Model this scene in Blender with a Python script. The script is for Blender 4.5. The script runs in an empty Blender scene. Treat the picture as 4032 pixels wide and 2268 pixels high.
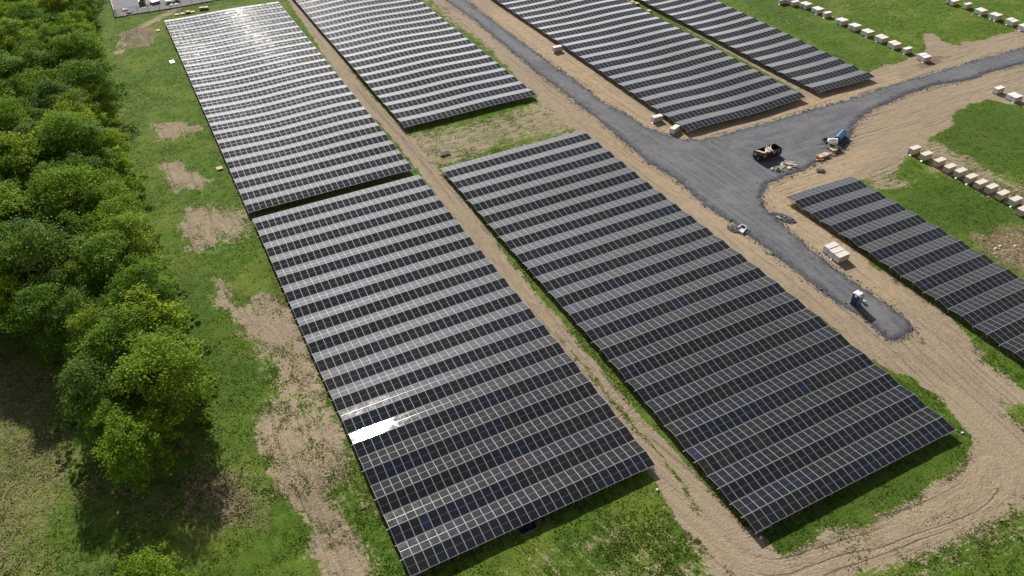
import bpy, math, random
import numpy as np
from mathutils import Vector, Matrix
R = math.radians
SC = bpy.context.scene
COL = SC.collection

# ------------------------------------------------------------------ camera
AZ, PIT, ROL, FPX = 0.447243, 0.684462, -0.031185, 3076.7
CAM = np.array([-9.655, -47.344, 79.052])
FW = np.array([math.sin(AZ)*math.cos(PIT), math.cos(AZ)*math.cos(PIT), -math.sin(PIT)])
RT = np.array([math.cos(AZ), -math.sin(AZ), 0.0]); UP = np.cross(RT, FW)
R2 = RT*math.cos(ROL)+UP*math.sin(ROL); U2 = -RT*math.sin(ROL)+UP*math.cos(ROL)
cd = bpy.data.cameras.new('camera'); cam = bpy.data.objects.new('camera', cd); COL.objects.link(cam)
cd.sensor_width = 36.0; cd.lens = FPX/4032*36.0; cd.clip_start = 1.0; cd.clip_end = 6000.0
m = Matrix(((R2[0], U2[0], -FW[0], CAM[0]), (R2[1], U2[1], -FW[1], CAM[1]), (R2[2], U2[2], -FW[2], CAM[2]), (0, 0, 0, 1)))
cam.matrix_world = m
SC.camera = cam
# ------------------------------------------------------------------ light
BANK = 1.35
SUN_EL, SUN_AZ = R(31.6), R(8.2)
w = bpy.data.worlds.new('World'); SC.world = w; w.use_nodes = True
nt = w.node_tree; nt.nodes.clear()
sky = nt.nodes.new('ShaderNodeTexSky'); sky.sky_type = 'NISHITA'; sky.sun_disc = False
sky.sun_elevation = SUN_EL; sky.sun_rotation = SUN_AZ; sky.altitude = 80; sky.air_density = 1.0; sky.dust_density = 1.0; sky.ozone_density = 1.0
bg = nt.nodes.new('ShaderNodeBackground'); bg.inputs['Strength'].default_value = 0.06
wo = nt.nodes.new('ShaderNodeOutputWorld')
# broken cloud: thin overhead, closing to a bright white bank towards the horizon all round
tcw = nt.nodes.new('ShaderNodeTexCoord'); sep = nt.nodes.new('ShaderNodeSeparateXYZ'); nt.links.new(tcw.outputs['Generated'], sep.inputs[0])
zz = nt.nodes.new('ShaderNodeMath'); zz.operation = 'MAXIMUM'; zz.inputs[1].default_value = .08; nt.links.new(sep.outputs[2], zz.inputs[0])
cmb = nt.nodes.new('ShaderNodeCombineXYZ')
for i in (0, 1):
    dv = nt.nodes.new('ShaderNodeMath'); dv.operation = 'DIVIDE'; nt.links.new(sep.outputs[i], dv.inputs[0]); nt.links.new(zz.outputs[0], dv.inputs[1]); nt.links.new(dv.outputs[0], cmb.inputs[i])
cn = nt.nodes.new('ShaderNodeTexNoise'); cn.inputs['Scale'].default_value = 1.6; cn.inputs['Detail'].default_value = 6; cn.inputs['Roughness'].default_value = .6; nt.links.new(cmb.outputs[0], cn.inputs['Vector'])
cr_ = nt.nodes.new('ShaderNodeMapRange'); cr_.inputs['From Min'].default_value = .38; cr_.inputs['From Max'].default_value = .62; cr_.inputs['To Min'].default_value = .35; cr_.inputs['To Max'].default_value = .75; nt.links.new(cn.outputs['Fac'], cr_.inputs['Value'])
bwn = nt.nodes.new('ShaderNodeRGBToBW'); nt.links.new(sky.outputs[0], bwn.inputs[0])
def wm(op, a_, b_):
    q_ = nt.nodes.new('ShaderNodeMath'); q_.operation = op
    for i_, v_ in enumerate((a_, b_)):
        if isinstance(v_, float): q_.inputs[i_].default_value = v_
        else: nt.links.new(v_, q_.inputs[i_])
    return q_.outputs[0]
low = nt.nodes.new('ShaderNodeMapRange'); low.interpolation_type = 'SMOOTHSTEP'      # height in the sky, ragged by the cloud noise
low.inputs['From Min'].default_value = .66; low.inputs['From Max'].default_value = .36; low.inputs['To Min'].default_value = 0.; low.inputs['To Max'].default_value = 1.
nt.links.new(wm('ADD', sep.outputs[2], wm('MULTIPLY', wm('SUBTRACT', cn.outputs['Fac'], .5), .35)), low.inputs['Value'])
lum = wm('MULTIPLY', bwn.outputs[0], wm('ADD', wm('MULTIPLY', low.outputs[0], BANK), .9))
cb2 = nt.nodes.new('ShaderNodeCombineXYZ')
for i, f in enumerate((.99, 1.0, 1.03)): nt.links.new(wm('MULTIPLY', lum, f), cb2.inputs[i])
fac = wm('MAXIMUM', cr_.outputs[0], low.outputs[0])
mxw = nt.nodes.new('ShaderNodeMix'); mxw.data_type = 'RGBA'; nt.links.new(fac, mxw.inputs['Factor']); nt.links.new(sky.outputs[0], mxw.inputs['A']); nt.links.new(cb2.outputs[0], mxw.inputs['B'])
nt.links.new(mxw.outputs['Result'], bg.inputs[0]); nt.links.new(bg.outputs[0], wo.inputs[0])
sl = bpy.data.lights.new('sun', 'SUN'); sl.energy = 4.9; sl.angle = R(0.8); sl.color = (1.0, 0.94, 0.86)
so = bpy.data.objects.new('sun', sl); COL.objects.link(so)
sdir = Vector((math.sin(SUN_AZ)*math.cos(SUN_EL), math.cos(SUN_AZ)*math.cos(SUN_EL), math.sin(SUN_EL)))
so.rotation_euler = sdir.to_track_quat('Z', 'Y').to_euler(); so.location = (0, 0, 200)
SC.view_settings.view_transform = 'Standard'; SC.view_settings.look = 'None'
SC.view_settings.gamma = 1.0; SC.view_settings.exposure = 0.50; SC.view_settings.use_curve_mapping = False
SC.cycles.max_bounces = 6; SC.cycles.transparent_max_bounces = 6

# ------------------------------------------------------------------ numpy helpers
rng = np.random.default_rng(7)
def sstep(a, b, x):
    t = np.clip((x-a)/(b-a), 0, 1); return t*t*(3-2*t)
_lat = np.random.default_rng(3).random((256, 256))
def vnoise(x, y, s=1.0, o=0):
    x = np.asarray(x, float)/s+o*17.3+500; y = np.asarray(y, float)/s+o*9.1+500
    xi = np.floor(x).astype(int); yi = np.floor(y).astype(int); fx = x-xi; fy = y-yi
    fx = fx*fx*(3-2*fx); fy = fy*fy*(3-2*fy)
    g = lambda i, j: _lat[(xi+i) % 256, (yi+j) % 256]
    return (g(0, 0)*(1-fx)+g(1, 0)*fx)*(1-fy)+(g(0, 1)*(1-fx)+g(1, 1)*fx)*fy
def fbm(x, y, s, o=0, n=3):
    v = 0; a = 0.5; t = 0
    for k in range(n): v = v+a*vnoise(x, y, s/2**k, o+k); t += a; a *= 0.55
    return v/t
PITCH = 4.4545; CW = 1.156; GZ = -0.95      # slope-pair pitch, panel pitch, ground below the low edges
_ya = [(18-p)*PITCH for p in range(19)]
_ha = [.09, .13, .18, .21, .20, .17, .15, .12, .10, .16, .37, .70, .99, 1.09, 1.08, .74, .45, .42, .48]
_yb = [(21-p)*PITCH-13.2 for p in range(22)]
_hb = [-.1, -.03, .06, .07, .04, .01, .04, .14, .28, .4, .52, .63, .74, .83, .85, .8, .74, .66, .59, .55, .53, .52]
def terr(x, y):
    x = np.asarray(x, float); y = np.asarray(y, float)
    ha = np.interp(y, _ya[::-1], _ha[::-1]); hb = np.interp(y, _yb[::-1], _hb[::-1])
    t = np.clip(x/36.6, 0, 1); h = ha*(1-t)+hb*t
    far = sstep(60, 110, x)
    h = h*(1-far)
    und = 0.15*np.sin(x*0.21+y*0.02)+0.12*np.sin(x*0.11-y*0.03+1.3)+0.04*np.sin(y*0.13+x*0.05)
    wgt = np.maximum(sstep(85, 110, y), far)
    return h+und*wgt
def px(x, y, z=None):
    """point of the place seen at (x, y) of the 2576-wide photograph, on the ground or at height z above it"""
    X = x*4032/2576; Y = y*4032/2576
    d = FW*FPX+R2*(X-2016)+U2*(1134-Y)
    zz = GZ+(z or 0)
    for _ in range(3):
        P = CAM+d*((zz-CAM[2])/d[2])
        if P[0] > -80 and P[0] < 300 and P[1] > -80 and P[1] < 400: zz = GZ+(z or 0)+float(terr(P[0], P[1]))
    return P
def P4(x, y, z=None): return px(x*2576/4032, y*2576/4032, z)
def ground_z(x, y): return float(terr(x, y))+GZ
def poly_w(pts): return np.array([px(a, b)[:2] for a, b in pts])
def chaikin(W, n=3):
    for _ in range(n):
        Q = .75*W[:-1]+.25*W[1:]; S = .25*W[:-1]+.75*W[1:]; W = np.concatenate([W[:1], np.stack([Q, S], 1).reshape(-1, 2), W[-1:]])
    return W
def seg_dist(X, Y, W, closed):
    n = len(W); D = np.full(X.shape, 1e9); LON = np.zeros(X.shape); LAT = np.zeros(X.shape); acc = 0.
    for i in range(n if closed else n-1):
        a = W[i]; b = W[(i+1) % n]; e = b-a; L2 = e@e+1e-9; L = math.sqrt(L2)
        t = np.clip(((X-a[0])*e[0]+(Y-a[1])*e[1])/L2, 0, 1)
        d = np.hypot(X-a[0]-t*e[0], Y-a[1]-t*e[1])
        k = d < D
        D[k] = d[k]
        if not closed:
            side = ((X-a[0])*e[1]-(Y-a[1])*e[0])/L
            LON[k] = acc+t[k]*L; LAT[k] = side[k]
        acc += L
    return D, LON, LAT
def inside(X, Y, W):
    c = np.zeros(X.shape, bool); n = len(W)
    for i in range(n):
        a = W[i]; b = W[i-1]
        k = ((a[1] > Y) != (b[1] > Y)) & (X < (b[0]-a[0])*(Y-a[1])/(b[1]-a[1]+1e-12)+a[0])
        c ^= k
    return c
def sd_poly(X, Y, W):
    D, _, _ = seg_dist(X, Y, W, True); return np.where(inside(X, Y, W), D, -D)

# ------------------------------------------------------------------ ground cover map (metres, photograph outlines)
ROAD = [(1055,-60),(1115,0),(1159,30),(1192,53),(1225,83),(1292,138),(1342,180),(1392,217),(1459,270),(1509,310),(1575,363),(1625,410),(1692,450),(1771,520),(1841,563),(1884,600),(1934,636),(1984,676),(2034,713),(2084,750),(2134,783),(2184,816),(2210,843),(2234,863),(2277,856),(2307,833),(2297,810),(2251,773),(2184,730),(2117,680),(2051,630),(2001,586),(1951,543),(1931,523),(1921,496),(1934,467),(1964,453),(2017,433),(2067,410),(2117,383),(2140,360),(2151,320),(2177,290),(2217,270),(2284,240),(2351,217),(2451,200),(2484,187),(2576,163),(2760,105),(2760,62),(2576,118),(2517,133),(2451,150),(2367,177),(2284,200),(2184,230),(2117,253),(2051,270),(1984,290),(1884,317),(1817,337),(1767,350),(1717,347),(1675,337),(1625,317),(1575,283),(1525,257),(1459,207),(1392,160),(1325,113),(1259,63),(1209,27),(1178,0),(1120,-60)]
LANE = [(720,-40),(735,-10),(790,70),(860,175),(930,260),(1010,345),(1080,430),(1150,520),(1220,610),(1300,715),(1400,840),(1500,960),(1600,1080),(1690,1190),(1760,1290),(1830,1350)]
LOOP = [(2380,900),(2460,985),(2525,1080),(2525,1160),(2455,1250),(2290,1328),(2120,1385),(1960,1430),(1870,1410),(1800,1350)]
GAP = [(1560,-50),(1640,5),(1740,65),(1850,125),(1960,185),(2060,240),(2110,272)]
FEN = [(470,8),(400,45),(320,85),(300,130)]
# (channel, value, softness m, polygon)
AREAS = [
 ('dirt',.55,1.2,[(2590,1075),(2576,1060),(2540,1040),(2520,1020),(2560,1010)]),
 ('dirt',.20,5.0,[(380,120),(440,200),(520,420),(620,600),(760,900),(1000,1400),(1040,1500),(600,1500),(520,1100),(500,800),(400,560),(330,300)]),
 ('dirt',.12,5.0,[(-100,1200),(500,1250),(700,1350),(1000,1500),(-100,1500)]),
 ('dirt',.60,1.0,[(1000,325),(1130,325),(1300,290),(1370,240),(1420,250),(1480,320),(1470,335),(1300,375),(1110,425),(1040,420),(1010,370)]),
 ('dirt',.05,1.0,[(1010,318),(1345,238),(1352,262),(1200,300),(1040,335)]),
 ('dirt',.50,1.5,[(1040,335),(1200,300),(1352,262),(1340,290),(1180,330),(1060,350)]),
 ('dirt',.38,1.2,[(1130,415),(1250,360),(1440,322),(1470,335),(1300,378),(1115,428)]),
 ('dirt',.12,.8,[(1100,425),(1120,418),(1135,432),(1122,450)]),
 ('dirt',1.,.8,[(1010,-60),(1115,-30),(1192,53),(1342,180),(1509,310),(1692,450),(1841,563),(1984,676),(2084,750),(2210,843),(2277,850),(2350,870),(2450,930),(2576,1020),(2700,1100),(2700,1230),(2576,1200),(2530,1180),(2500,1120),(2440,1090),(2400,1045),(2330,975),(2200,905),(2060,800),(1865,660),(1665,515),(1455,332),(1350,245),(1240,130),(1130,50),(1040,-20)]),
 ('dirt',.45,1.5,[(1015,-40),(1060,-40),(1150,50),(1250,130),(1225,135),(1120,50)]),
 ('dirt',1.,.9,[(1130,-60),(1245,-50),(1315,25),(1420,110),(1540,195),(1660,285),(1725,325),(1800,315),(2030,235),(2060,228),(2180,196),(2205,168),(2250,160),(2300,142),(2330,128),(2330,112),(2322,90),(2352,84),(2372,104),(2405,112),(2440,108),(2500,92),(2576,66),(2700,20),(2700,90),(2576,130),(2284,215),(2051,290),(1817,350),(1675,350),(1525,270),(1392,180),(1259,80),(1150,-20)]),
 ('dirt',1.,.8,[(2700,130),(2576,163),(2284,240),(2177,290),(2140,360),(2117,383),(2017,433),(1934,467),(1921,496),(1951,543),(2051,630),(2184,730),(2297,810),(2330,860),(2400,905),(2500,980),(2600,1060),(2700,1100),(2700,1040),(2576,935),(2500,880),(2360,780),(2190,655),(2080,560),(2010,512),(2150,458),(2235,440),(2300,390),(2340,350),(2380,325),(2400,290),(2440,262),(2500,252),(2576,270),(2700,310)]),
 ('dirt',.62,1.5,[(2225,440),(2300,385),(2350,350),(2430,392),(2576,470),(2700,520),(2700,590),(2576,545),(2450,470),(2330,425),(2260,480),(2230,470)]),
 ('dirt',.06,1.0,[(2245,440),(2280,405),(2320,398),(2345,425),(2300,450),(2262,455)]),
 ('dirt',.62,1.5,[(2170,438),(2240,440),(2262,470),(2225,480),(2200,470)]),
 ('dirt',.50,2.0,[(2430,600),(2500,575),(2600,560),(2700,600),(2700,760),(2576,700),(2500,640)]),
 ('brown',.9,3.0,[(2430,600),(2500,575),(2600,560),(2700,600),(2700,760),(2576,700),(2500,640)]),
 ('dirt',.1,1.2,[(2430,830),(2520,885),(2620,960),(2600,1000),(2500,925),(2440,860)]),
 ('dirt',.15,1.2,[(2560,1060),(2520,1040),(2530,1010),(2580,1010),(2620,1060)]),
 ('dirt',.3,1.0,[(1900,60),(2120,0),(2250,-20),(2300,0),(2200,20),(2000,70)]),
 # left meadow patches
 ('dirt',.8,1.2,[(300,85),(340,70),(392,72),(388,108),(340,122),(320,115)]),
 ('dirt',.75,1.0,[(390,312),(425,308),(470,308),(520,330),(470,338),(440,350),(402,352)]),
 ('dirt',.75,1.0,[(405,412),(450,405),(485,440),(525,450),(505,478),(470,465),(452,482),(425,450)]),
 ('dirt',.62,2.0,[(470,520),(560,518),(630,540),(622,605),(540,615),(490,628),(460,570)]),
 ('dirt',.85,1.0,[(470,530),(510,535),(560,560),(530,610),(490,625),(465,575)]),
 ('dirt',.85,1.2,[(533,698),(560,718),(580,750),(620,775),(660,740),(700,735),(740,790),(760,835),(790,920),(825,985),(850,1060),(868,1150),(850,1200),(800,1240),(740,1235),(700,1230),(680,1150),(645,1130),(660,1040),(700,985),(690,930),(650,880),(610,810),(560,770)]),
 ('dirt',.45,2.0,[(640,860),(700,900),(740,1000),(830,1050),(800,1090),(720,1010),(660,940)]),
 ('dirt',.78,1.5,[(740,1220),(850,1190),(930,1260),(960,1340),(1010,1449),(1010,1500),(830,1500),(800,1400),(770,1330)]),
 ('dirt',.12,1.2,[(840,1240),(880,1230),(1000,1390),(1040,1500),(990,1500),(930,1390)]),
 ('brown',.75,6.0,[(500,1150),(620,1190),(690,1240),(660,1330),(560,1350),(450,1300),(440,1220)]),
 ('dirt',.35,3.0,[(520,1180),(620,1200),(660,1260),(600,1330),(500,1320),(470,1250)]),
 ('brown',.56,6.0,[(-100,880),(150,900),(260,1200),(420,1230),(460,1500),(-100,1500)]),  # brown weeds of the field, with tree shade partly put into the brown
 ('brown',.35,4.0,[(150,1260),(240,1250),(420,1370),(300,1449),(120,1449),(100,1350)]),  # mostly tree shade on green grass, put into the ground as brown
 ('brown',.5,2.0,[(500,20),(730,0),(740,20),(600,30),(470,45)]),
 # bottom
 ('dirt',.52,1.5,[(1460,1449),(1700,1400),(1850,1380),(1940,1400),(2100,1392),(2300,1330),(2500,1250),(2640,1210),(2640,1290),(2400,1350),(2200,1400),(2000,1500),(1300,1500),(1400,1440)]),
 ('dirt',.95,1.5,[(1755,1290),(1830,1320),(1930,1390),(2100,1385),(2250,1335),(2440,1255),(2530,1160),(2640,1150),(2640,1245),(2500,1310),(2300,1390),(2130,1449),(2050,1500),(1850,1500),(1790,1400)]),
 ('dirt',.38,1.2,[(2576,1300),(2470,1345),(2330,1385),(2180,1430),(2060,1500),(2300,1500),(2576,1400),(2700,1350),(2700,1250)]),
 ('dirt',.03,1.0,[(2700,1370),(2576,1400),(2430,1430),(2340,1455),(2280,1520),(2700,1520)]),
 ('dirt',.42,3.0,[(1400,1300),(1560,1280),(1700,1300),(1740,1380),(1560,1430),(1350,1449),(1250,1449)]),
 ('dirt',.05,1.0,[(1660,1160),(1720,1230),(1750,1300),(1600,1290),(1500,1320),(1300,1390),(1050,1470),(1045,1440),(1300,1330),(1500,1240)]),
 ('dirt',.4,1.2,[(1640,1260),(1700,1270),(1735,1330),(1650,1340)]),
 ('dirt',.05,1.0,[(1885,1345),(1930,1382),(1990,1380),(2150,1320),(2260,1270),(2400,1180),(2435,1110),(2400,1060),(2330,1000),(2340,990),(2300,1150),(1900,1345)]),
 ('lush',.9,4.0,[(2040,90),(2240,170),(2200,165),(2100,120),(1900,20),(1800,-30),(2100,-30)]),
 ('lush',1.,3.0,[(2400,290),(2500,255),(2600,280),(2700,330),(2700,500),(2576,440),(2400,390),(2340,350)]),
 ('lush',1.,3.0,[(2250,490),(2420,440),(2576,545),(2700,610),(2576,560),(2430,600),(2340,560)]),
 ('lush',.9,2.0,[(1885,1345),(1930,1382),(1990,1380),(2150,1320),(2260,1270),(2400,1180),(2435,1110),(2400,1060),(1900,1345)]),
 ('lush',.7,4.0,[(480,640),(560,800),(660,1000),(640,1150),(560,1170),(480,1150),(500,950),(420,700)]),
 ('mud',.55,1.5,[(2300,165),(2345,140),(2400,140),(2370,160),(2320,178)]),
 ('mud',.3,2.0,[(2290,870),(2330,880),(2450,950),(2440,1000),(2350,960),(2300,910)]),
 ('mud',.35,2.0,[(2400,900),(2576,1020),(2576,1060),(2450,1000),(2380,930)]),
 ('mud',.45,1.2,[(2040,540),(2200,650),(2380,785),(2370,800),(2190,665),(2030,560)]),
 ('mud',.35,1.5,[(1480,320),(1560,340),(1640,420),(1620,430),(1540,370)]),
 ('mud',.35,1.5,[(1360,240),(1420,290),(1400,300)]),
 ('mud',.3,2.0,[(1000,340),(1100,330),(1300,300),(1400,280),(1300,350),(1100,400)]),
 ('mud',.5,1.0,[(300,85),(340,70),(392,72),(388,108),(340,122),(320,115)]),
 ('warm',1.,1.5,[(1230,20),(1300,40),(1500,190),(1640,300),(1710,335),(1800,325),(2040,245),(2190,205),(2250,190),(2284,205),(2051,290),(1817,350),(1675,350),(1525,270),(1392,180),(1259,80)]),
 ('warm',.9,1.5,[(1921,496),(1951,543),(2051,630),(2184,730),(2250,770),(2280,740),(2200,660),(2050,550),(1975,500),(2150,430),(2200,380),(2140,380),(2017,433)]),
 ('warm',.7,1.5,[(1500,310),(1692,460),(1841,570),(1984,690),(2100,790),(2060,760),(1900,640),(1700,500),(1530,360)]),
]
_polys = [(c, v, s, poly_w(p)) for c, v, s, p in AREAS]
_lane = poly_w(LANE); _loop = chaikin(poly_w(LOOP), 2); _gap = poly_w(GAP); _fen = poly_w(FEN)
ROADW = poly_w(ROAD)
_mow = poly_w([(300,60),(330,200),(360,330),(420,480),(480,620),(560,760),(640,880),(700,1000),(740,1120),(800,1250),(850,1360),(900,1470)])
_fieldrow = poly_w([(1900,1449),(2100,1400),(2300,1340),(2576,1260)])
def blocks_rect():
    return [(-0.4, 32.1, 0, 18*PITCH), (36.63, 69, -13.2, 21*PITCH-13.2), (-.6, 32, 82.6, 194), (36.5, 69, 100.1, 200), (87.9, 120.4, 68.7, 176), (124.3, 141.8, 69.1, 160), (88.1, 104.4, -23, 39.5)]
def paint(X, Y):
    ch = {k: np.zeros(X.shape) for k in ('dirt', 'mud', 'brown', 'lush', 'warm')}
    wx = X+1.6*(fbm(X, Y, 3.0, 1)-.5)*2; wy = Y+1.6*(fbm(X, Y, 3.0, 5)-.5)*2
    l2, lon2, lat2 = seg_dist(X, Y, _loop, False)
    ch['dirt'] = sstep(4.0, 2.8, l2+1.2*(fbm(X, Y, 4, 3)-.5))
    for c, v, s, W in _polys:
        lo = W.min(0)-s*2-2; hi = W.max(0)+s*2+2
        k = (X > lo[0]) & (X < hi[0]) & (Y > lo[1]) & (Y < hi[1])
        if not k.any(): continue
        sd = sd_poly(wx[k], wy[k], W)
        s2_ = s*1.7 if c == 'dirt' and s >= 1. else s; mk = sstep(-s2_, s2_*.8, sd)
        ch[c][k] = ch[c][k]*(1-mk)+v*mk
    d, lon, lat = seg_dist(X, Y, _lane, False)
    ln = lon/lon.max()
    hw = 1.75+1.0*sstep(8, -8, Y)
    mk = sstep(hw+.6, hw-.3, np.abs(lat)+.5*(fbm(X, Y, 2.0, 2)-.5)*2+np.where(d > 4+hw, 9, 0))
    ch['dirt'] = np.maximum(ch['dirt'], mk*.97)
    mid = sstep(.5, .15, np.abs(lat+.2+.5*(fbm(X, Y, 3, 8)-.5)))*sstep(34, 16, Y)*sstep(-9, -3, Y)*(d < 3)
    ch['dirt'] = ch['dirt']*(1-mid*.62)
    ch['mud'] = np.maximum(ch['mud'], .45*sstep(.9, .3, np.abs(lat))*sstep(.3, .4, ln)*sstep(.75, .6, ln)*(d < 3))
    l3, lon3, lat3 = seg_dist(X, Y, _gap, False)
    mk = sstep(3.2, 2.2, l3+.8*(fbm(X, Y, 3, 4)-.5)); ch['dirt'] = np.maximum(ch['dirt'], mk*.92)
    l4, lon4, lat4 = seg_dist(X, Y, _fen, False)
    mk = sstep(2.6, .8, l4+1.2*(fbm(X, Y, 3, 4)-.5)); ch['dirt'] = np.maximum(ch['dirt'], mk*.65)
    # direction of travel: rows across by default, along the tracks elsewhere
    fl = np.stack([X, Y], -1).astype(float)
    k = (X < -.5) & (Y < 200); dm, lonm, latm = seg_dist(X, Y, _mow, False); fl[k] = np.stack([lonm, latm], -1)[k]
    k = (d < 3.4) & (ln < .88); fl[k] = np.stack([lon, lat], -1)[k]
    k = ((l2 < 7) | ((Y < 6) & (X > 15)) | ((Y < 0) & (X > 0))) & ~((d < 3.4) & (ln < .88)); fl[k] = np.stack([lon2, lat2], -1)[k]
    k = (X > 69) & (X < 88) & (Y > -25); dr, lonr, latr = seg_dist(X, Y, ROADC, False); fl[k] = np.stack([lonr, latr], -1)[k]
    for x0, x1, y0, y1 in blocks_rect():
        k = (X > x0-.3) & (X < x1+.3) & (Y > y0+.5) & (Y < y1-.5)
        ch['brown'][k] = .5
    rd = sd_poly(wx, wy, ROADW); ch['dirt'] = np.maximum(ch['dirt'], sstep(-2.0, -.8, rd)*((X > 66)))
    return ch, fl
ROADC = chaikin(poly_w([(1140,-30),(1260,90),(1430,215),(1600,340),(1780,450),(1900,540),(2100,690),(2270,830),(2350,900),(2460,1000)]), 2)

# ------------------------------------------------------------------ object helpers
def new_obj(name, mesh, parent=None, mats=None):
    o = bpy.data.objects.new(name, mesh); COL.objects.link(o)
    if parent is not None: o.parent = parent
    if mats:
        for mm in mats: mesh.materials.append(mm)
    return o
def tag(o, label=None, cat=None, group=None, kind=None):
    if label: o['label'] = label
    if cat: o['category'] = cat
    if group: o['group'] = group
    if kind: o['kind'] = kind
    return o
def thing(name, label, cat, loc=(0, 0, 0), rz=0, group=None):
    o = bpy.data.objects.new(name, None); COL.objects.link(o); o.empty_display_size = .5
    o.location = loc; o.rotation_euler = (0, 0, rz)
    return tag(o, label, cat, group)
def quads_mesh(name, V, F, mi=None, smooth=False):
    me = bpy.data.meshes.new(name); V = np.asarray(V, np.float32); F = np.asarray(F, np.int32)
    me.vertices.add(len(V)); me.vertices.foreach_set('co', V.ravel())
    n = F.shape[1]; me.loops.add(F.size); me.loops.foreach_set('vertex_index', F.ravel())
    me.polygons.add(len(F)); me.polygons.foreach_set('loop_start', np.arange(0, F.size, n, dtype=np.int32))
    if mi is not None: me.polygons.foreach_set('material_index', np.asarray(mi, np.int32))
    if smooth: me.polygons.foreach_set('use_smooth', np.ones(len(F), bool))
    me.update(calc_edges=True); return me
class MB:
    """collects boxes, tubes and prisms for one mesh"""
    def __init__(s): s.v = []; s.f = []; s.m = []
    def add(s, V, F, m=0):
        b = len(s.v); s.v += [tuple(v) for v in V]; s.f += [[b+i for i in f] for f in F]; s.m += [m]*len(F)
    def box(s, c, d, m=0, rz=0, M=None, taper=1.0, drop=()):
        hx, hy, hz = d[0]/2, d[1]/2, d[2]/2; V = []
        for z in (-hz, hz):
            t = taper if z > 0 else 1
            for x, y in ((-hx, -hy), (hx, -hy), (hx, hy), (-hx, hy)): V.append(Vector((x*t, y*t, z)))
        Rm = M if M is not None else Matrix.Rotation(rz, 3, 'Z')
        V = [Rm @ v+Vector(c) for v in V]
        F = [[0, 3, 2, 1], [4, 5, 6, 7], [0, 1, 5, 4], [1, 2, 6, 5], [2, 3, 7, 6], [3, 0, 4, 7]]
        s.add(V, F, m)
    def tube(s, a, b, r0, r1=None, n=8, m=0, cap=True):
        a = Vector(a); b = Vector(b); r1 = r0 if r1 is None else r1; d = (b-a).normalized()
        u = d.orthogonal().normalized(); w_ = d.cross(u); V = []
        for p, r in ((a, r0), (b, r1)):
            for i in range(n):
                t = 2*math.pi*i/n; V.append(p+u*(r*math.cos(t))+w_*(r*math.sin(t)))
        F = [[i, (i+1) % n, n+(i+1) % n, n+i] for i in range(n)]
        if cap: F += [list(range(n))[::-1], list(range(n, 2*n))]
        s.add(V, F, m)
    def mesh(s, name, smooth=False):
        me = bpy.data.meshes.new(name); me.from_pydata([tuple(v) for v in s.v], [], s.f)
        me.polygons.foreach_set('material_index', s.m)
        if smooth: me.polygons.foreach_set('use_smooth', [True]*len(s.f))
        me.update(); return me
    def build(s, name, mats, parent=None, bevel=0, smooth=False):
        if not isinstance(mats, (list, tuple)): mats = [mats]
        o = new_obj(name, s.mesh(name, smooth), parent, mats)
        if bevel:
            b = o.modifiers.new('bevel', 'BEVEL'); b.width = bevel; b.segments = 1; b.limit_method = 'ANGLE'
        return o

# ------------------------------------------------------------------ materials
def mat(name, col, rough=.6, metal=0., noise=0., nscale=8., spec=.5, bump=0., bscale=20.):
    mm = bpy.data.materials.new(name); mm.use_nodes = True; t = mm.node_tree; b = t.nodes['Principled BSDF']
    b.inputs['Base Color'].default_value = (*col, 1); b.inputs['Roughness'].default_value = rough
    b.inputs['Metallic'].default_value = metal; b.inputs['Specular IOR Level'].default_value = spec
    if noise or bump:
        tc = t.nodes.new('ShaderNodeTexCoord')
        n = t.nodes.new('ShaderNodeTexNoise'); n.inputs['Scale'].default_value = nscale; n.inputs['Detail'].default_value = 4
        t.links.new(tc.outputs['Object'], n.inputs['Vector'])
        if noise:
            mx = t.nodes.new('ShaderNodeMix'); mx.data_type = 'RGBA'
            mx.inputs['A'].default_value = (*[c*(1-noise) for c in col], 1); mx.inputs['B'].default_value = (*[min(1, c*(1+noise)) for c in col], 1)
            t.links.new(n.outputs['Fac'], mx.inputs['Factor']); t.links.new(mx.outputs['Result'], b.inputs['Base Color'])
        if bump:
            n2 = t.nodes.new('ShaderNodeTexNoise'); n2.inputs['Scale'].default_value = bscale; n2.inputs['Detail'].default_value = 3
            t.links.new(tc.outputs['Object'], n2.inputs['Vector'])
            bp = t.nodes.new('ShaderNodeBump'); bp.inputs['Strength'].default_value = bump; bp.inputs['Distance'].default_value = .05
            t.links.new(n2.outputs['Fac'], bp.inputs['Height']); t.links.new(bp.outputs[0], b.inputs['Normal'])
    return mm
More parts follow.
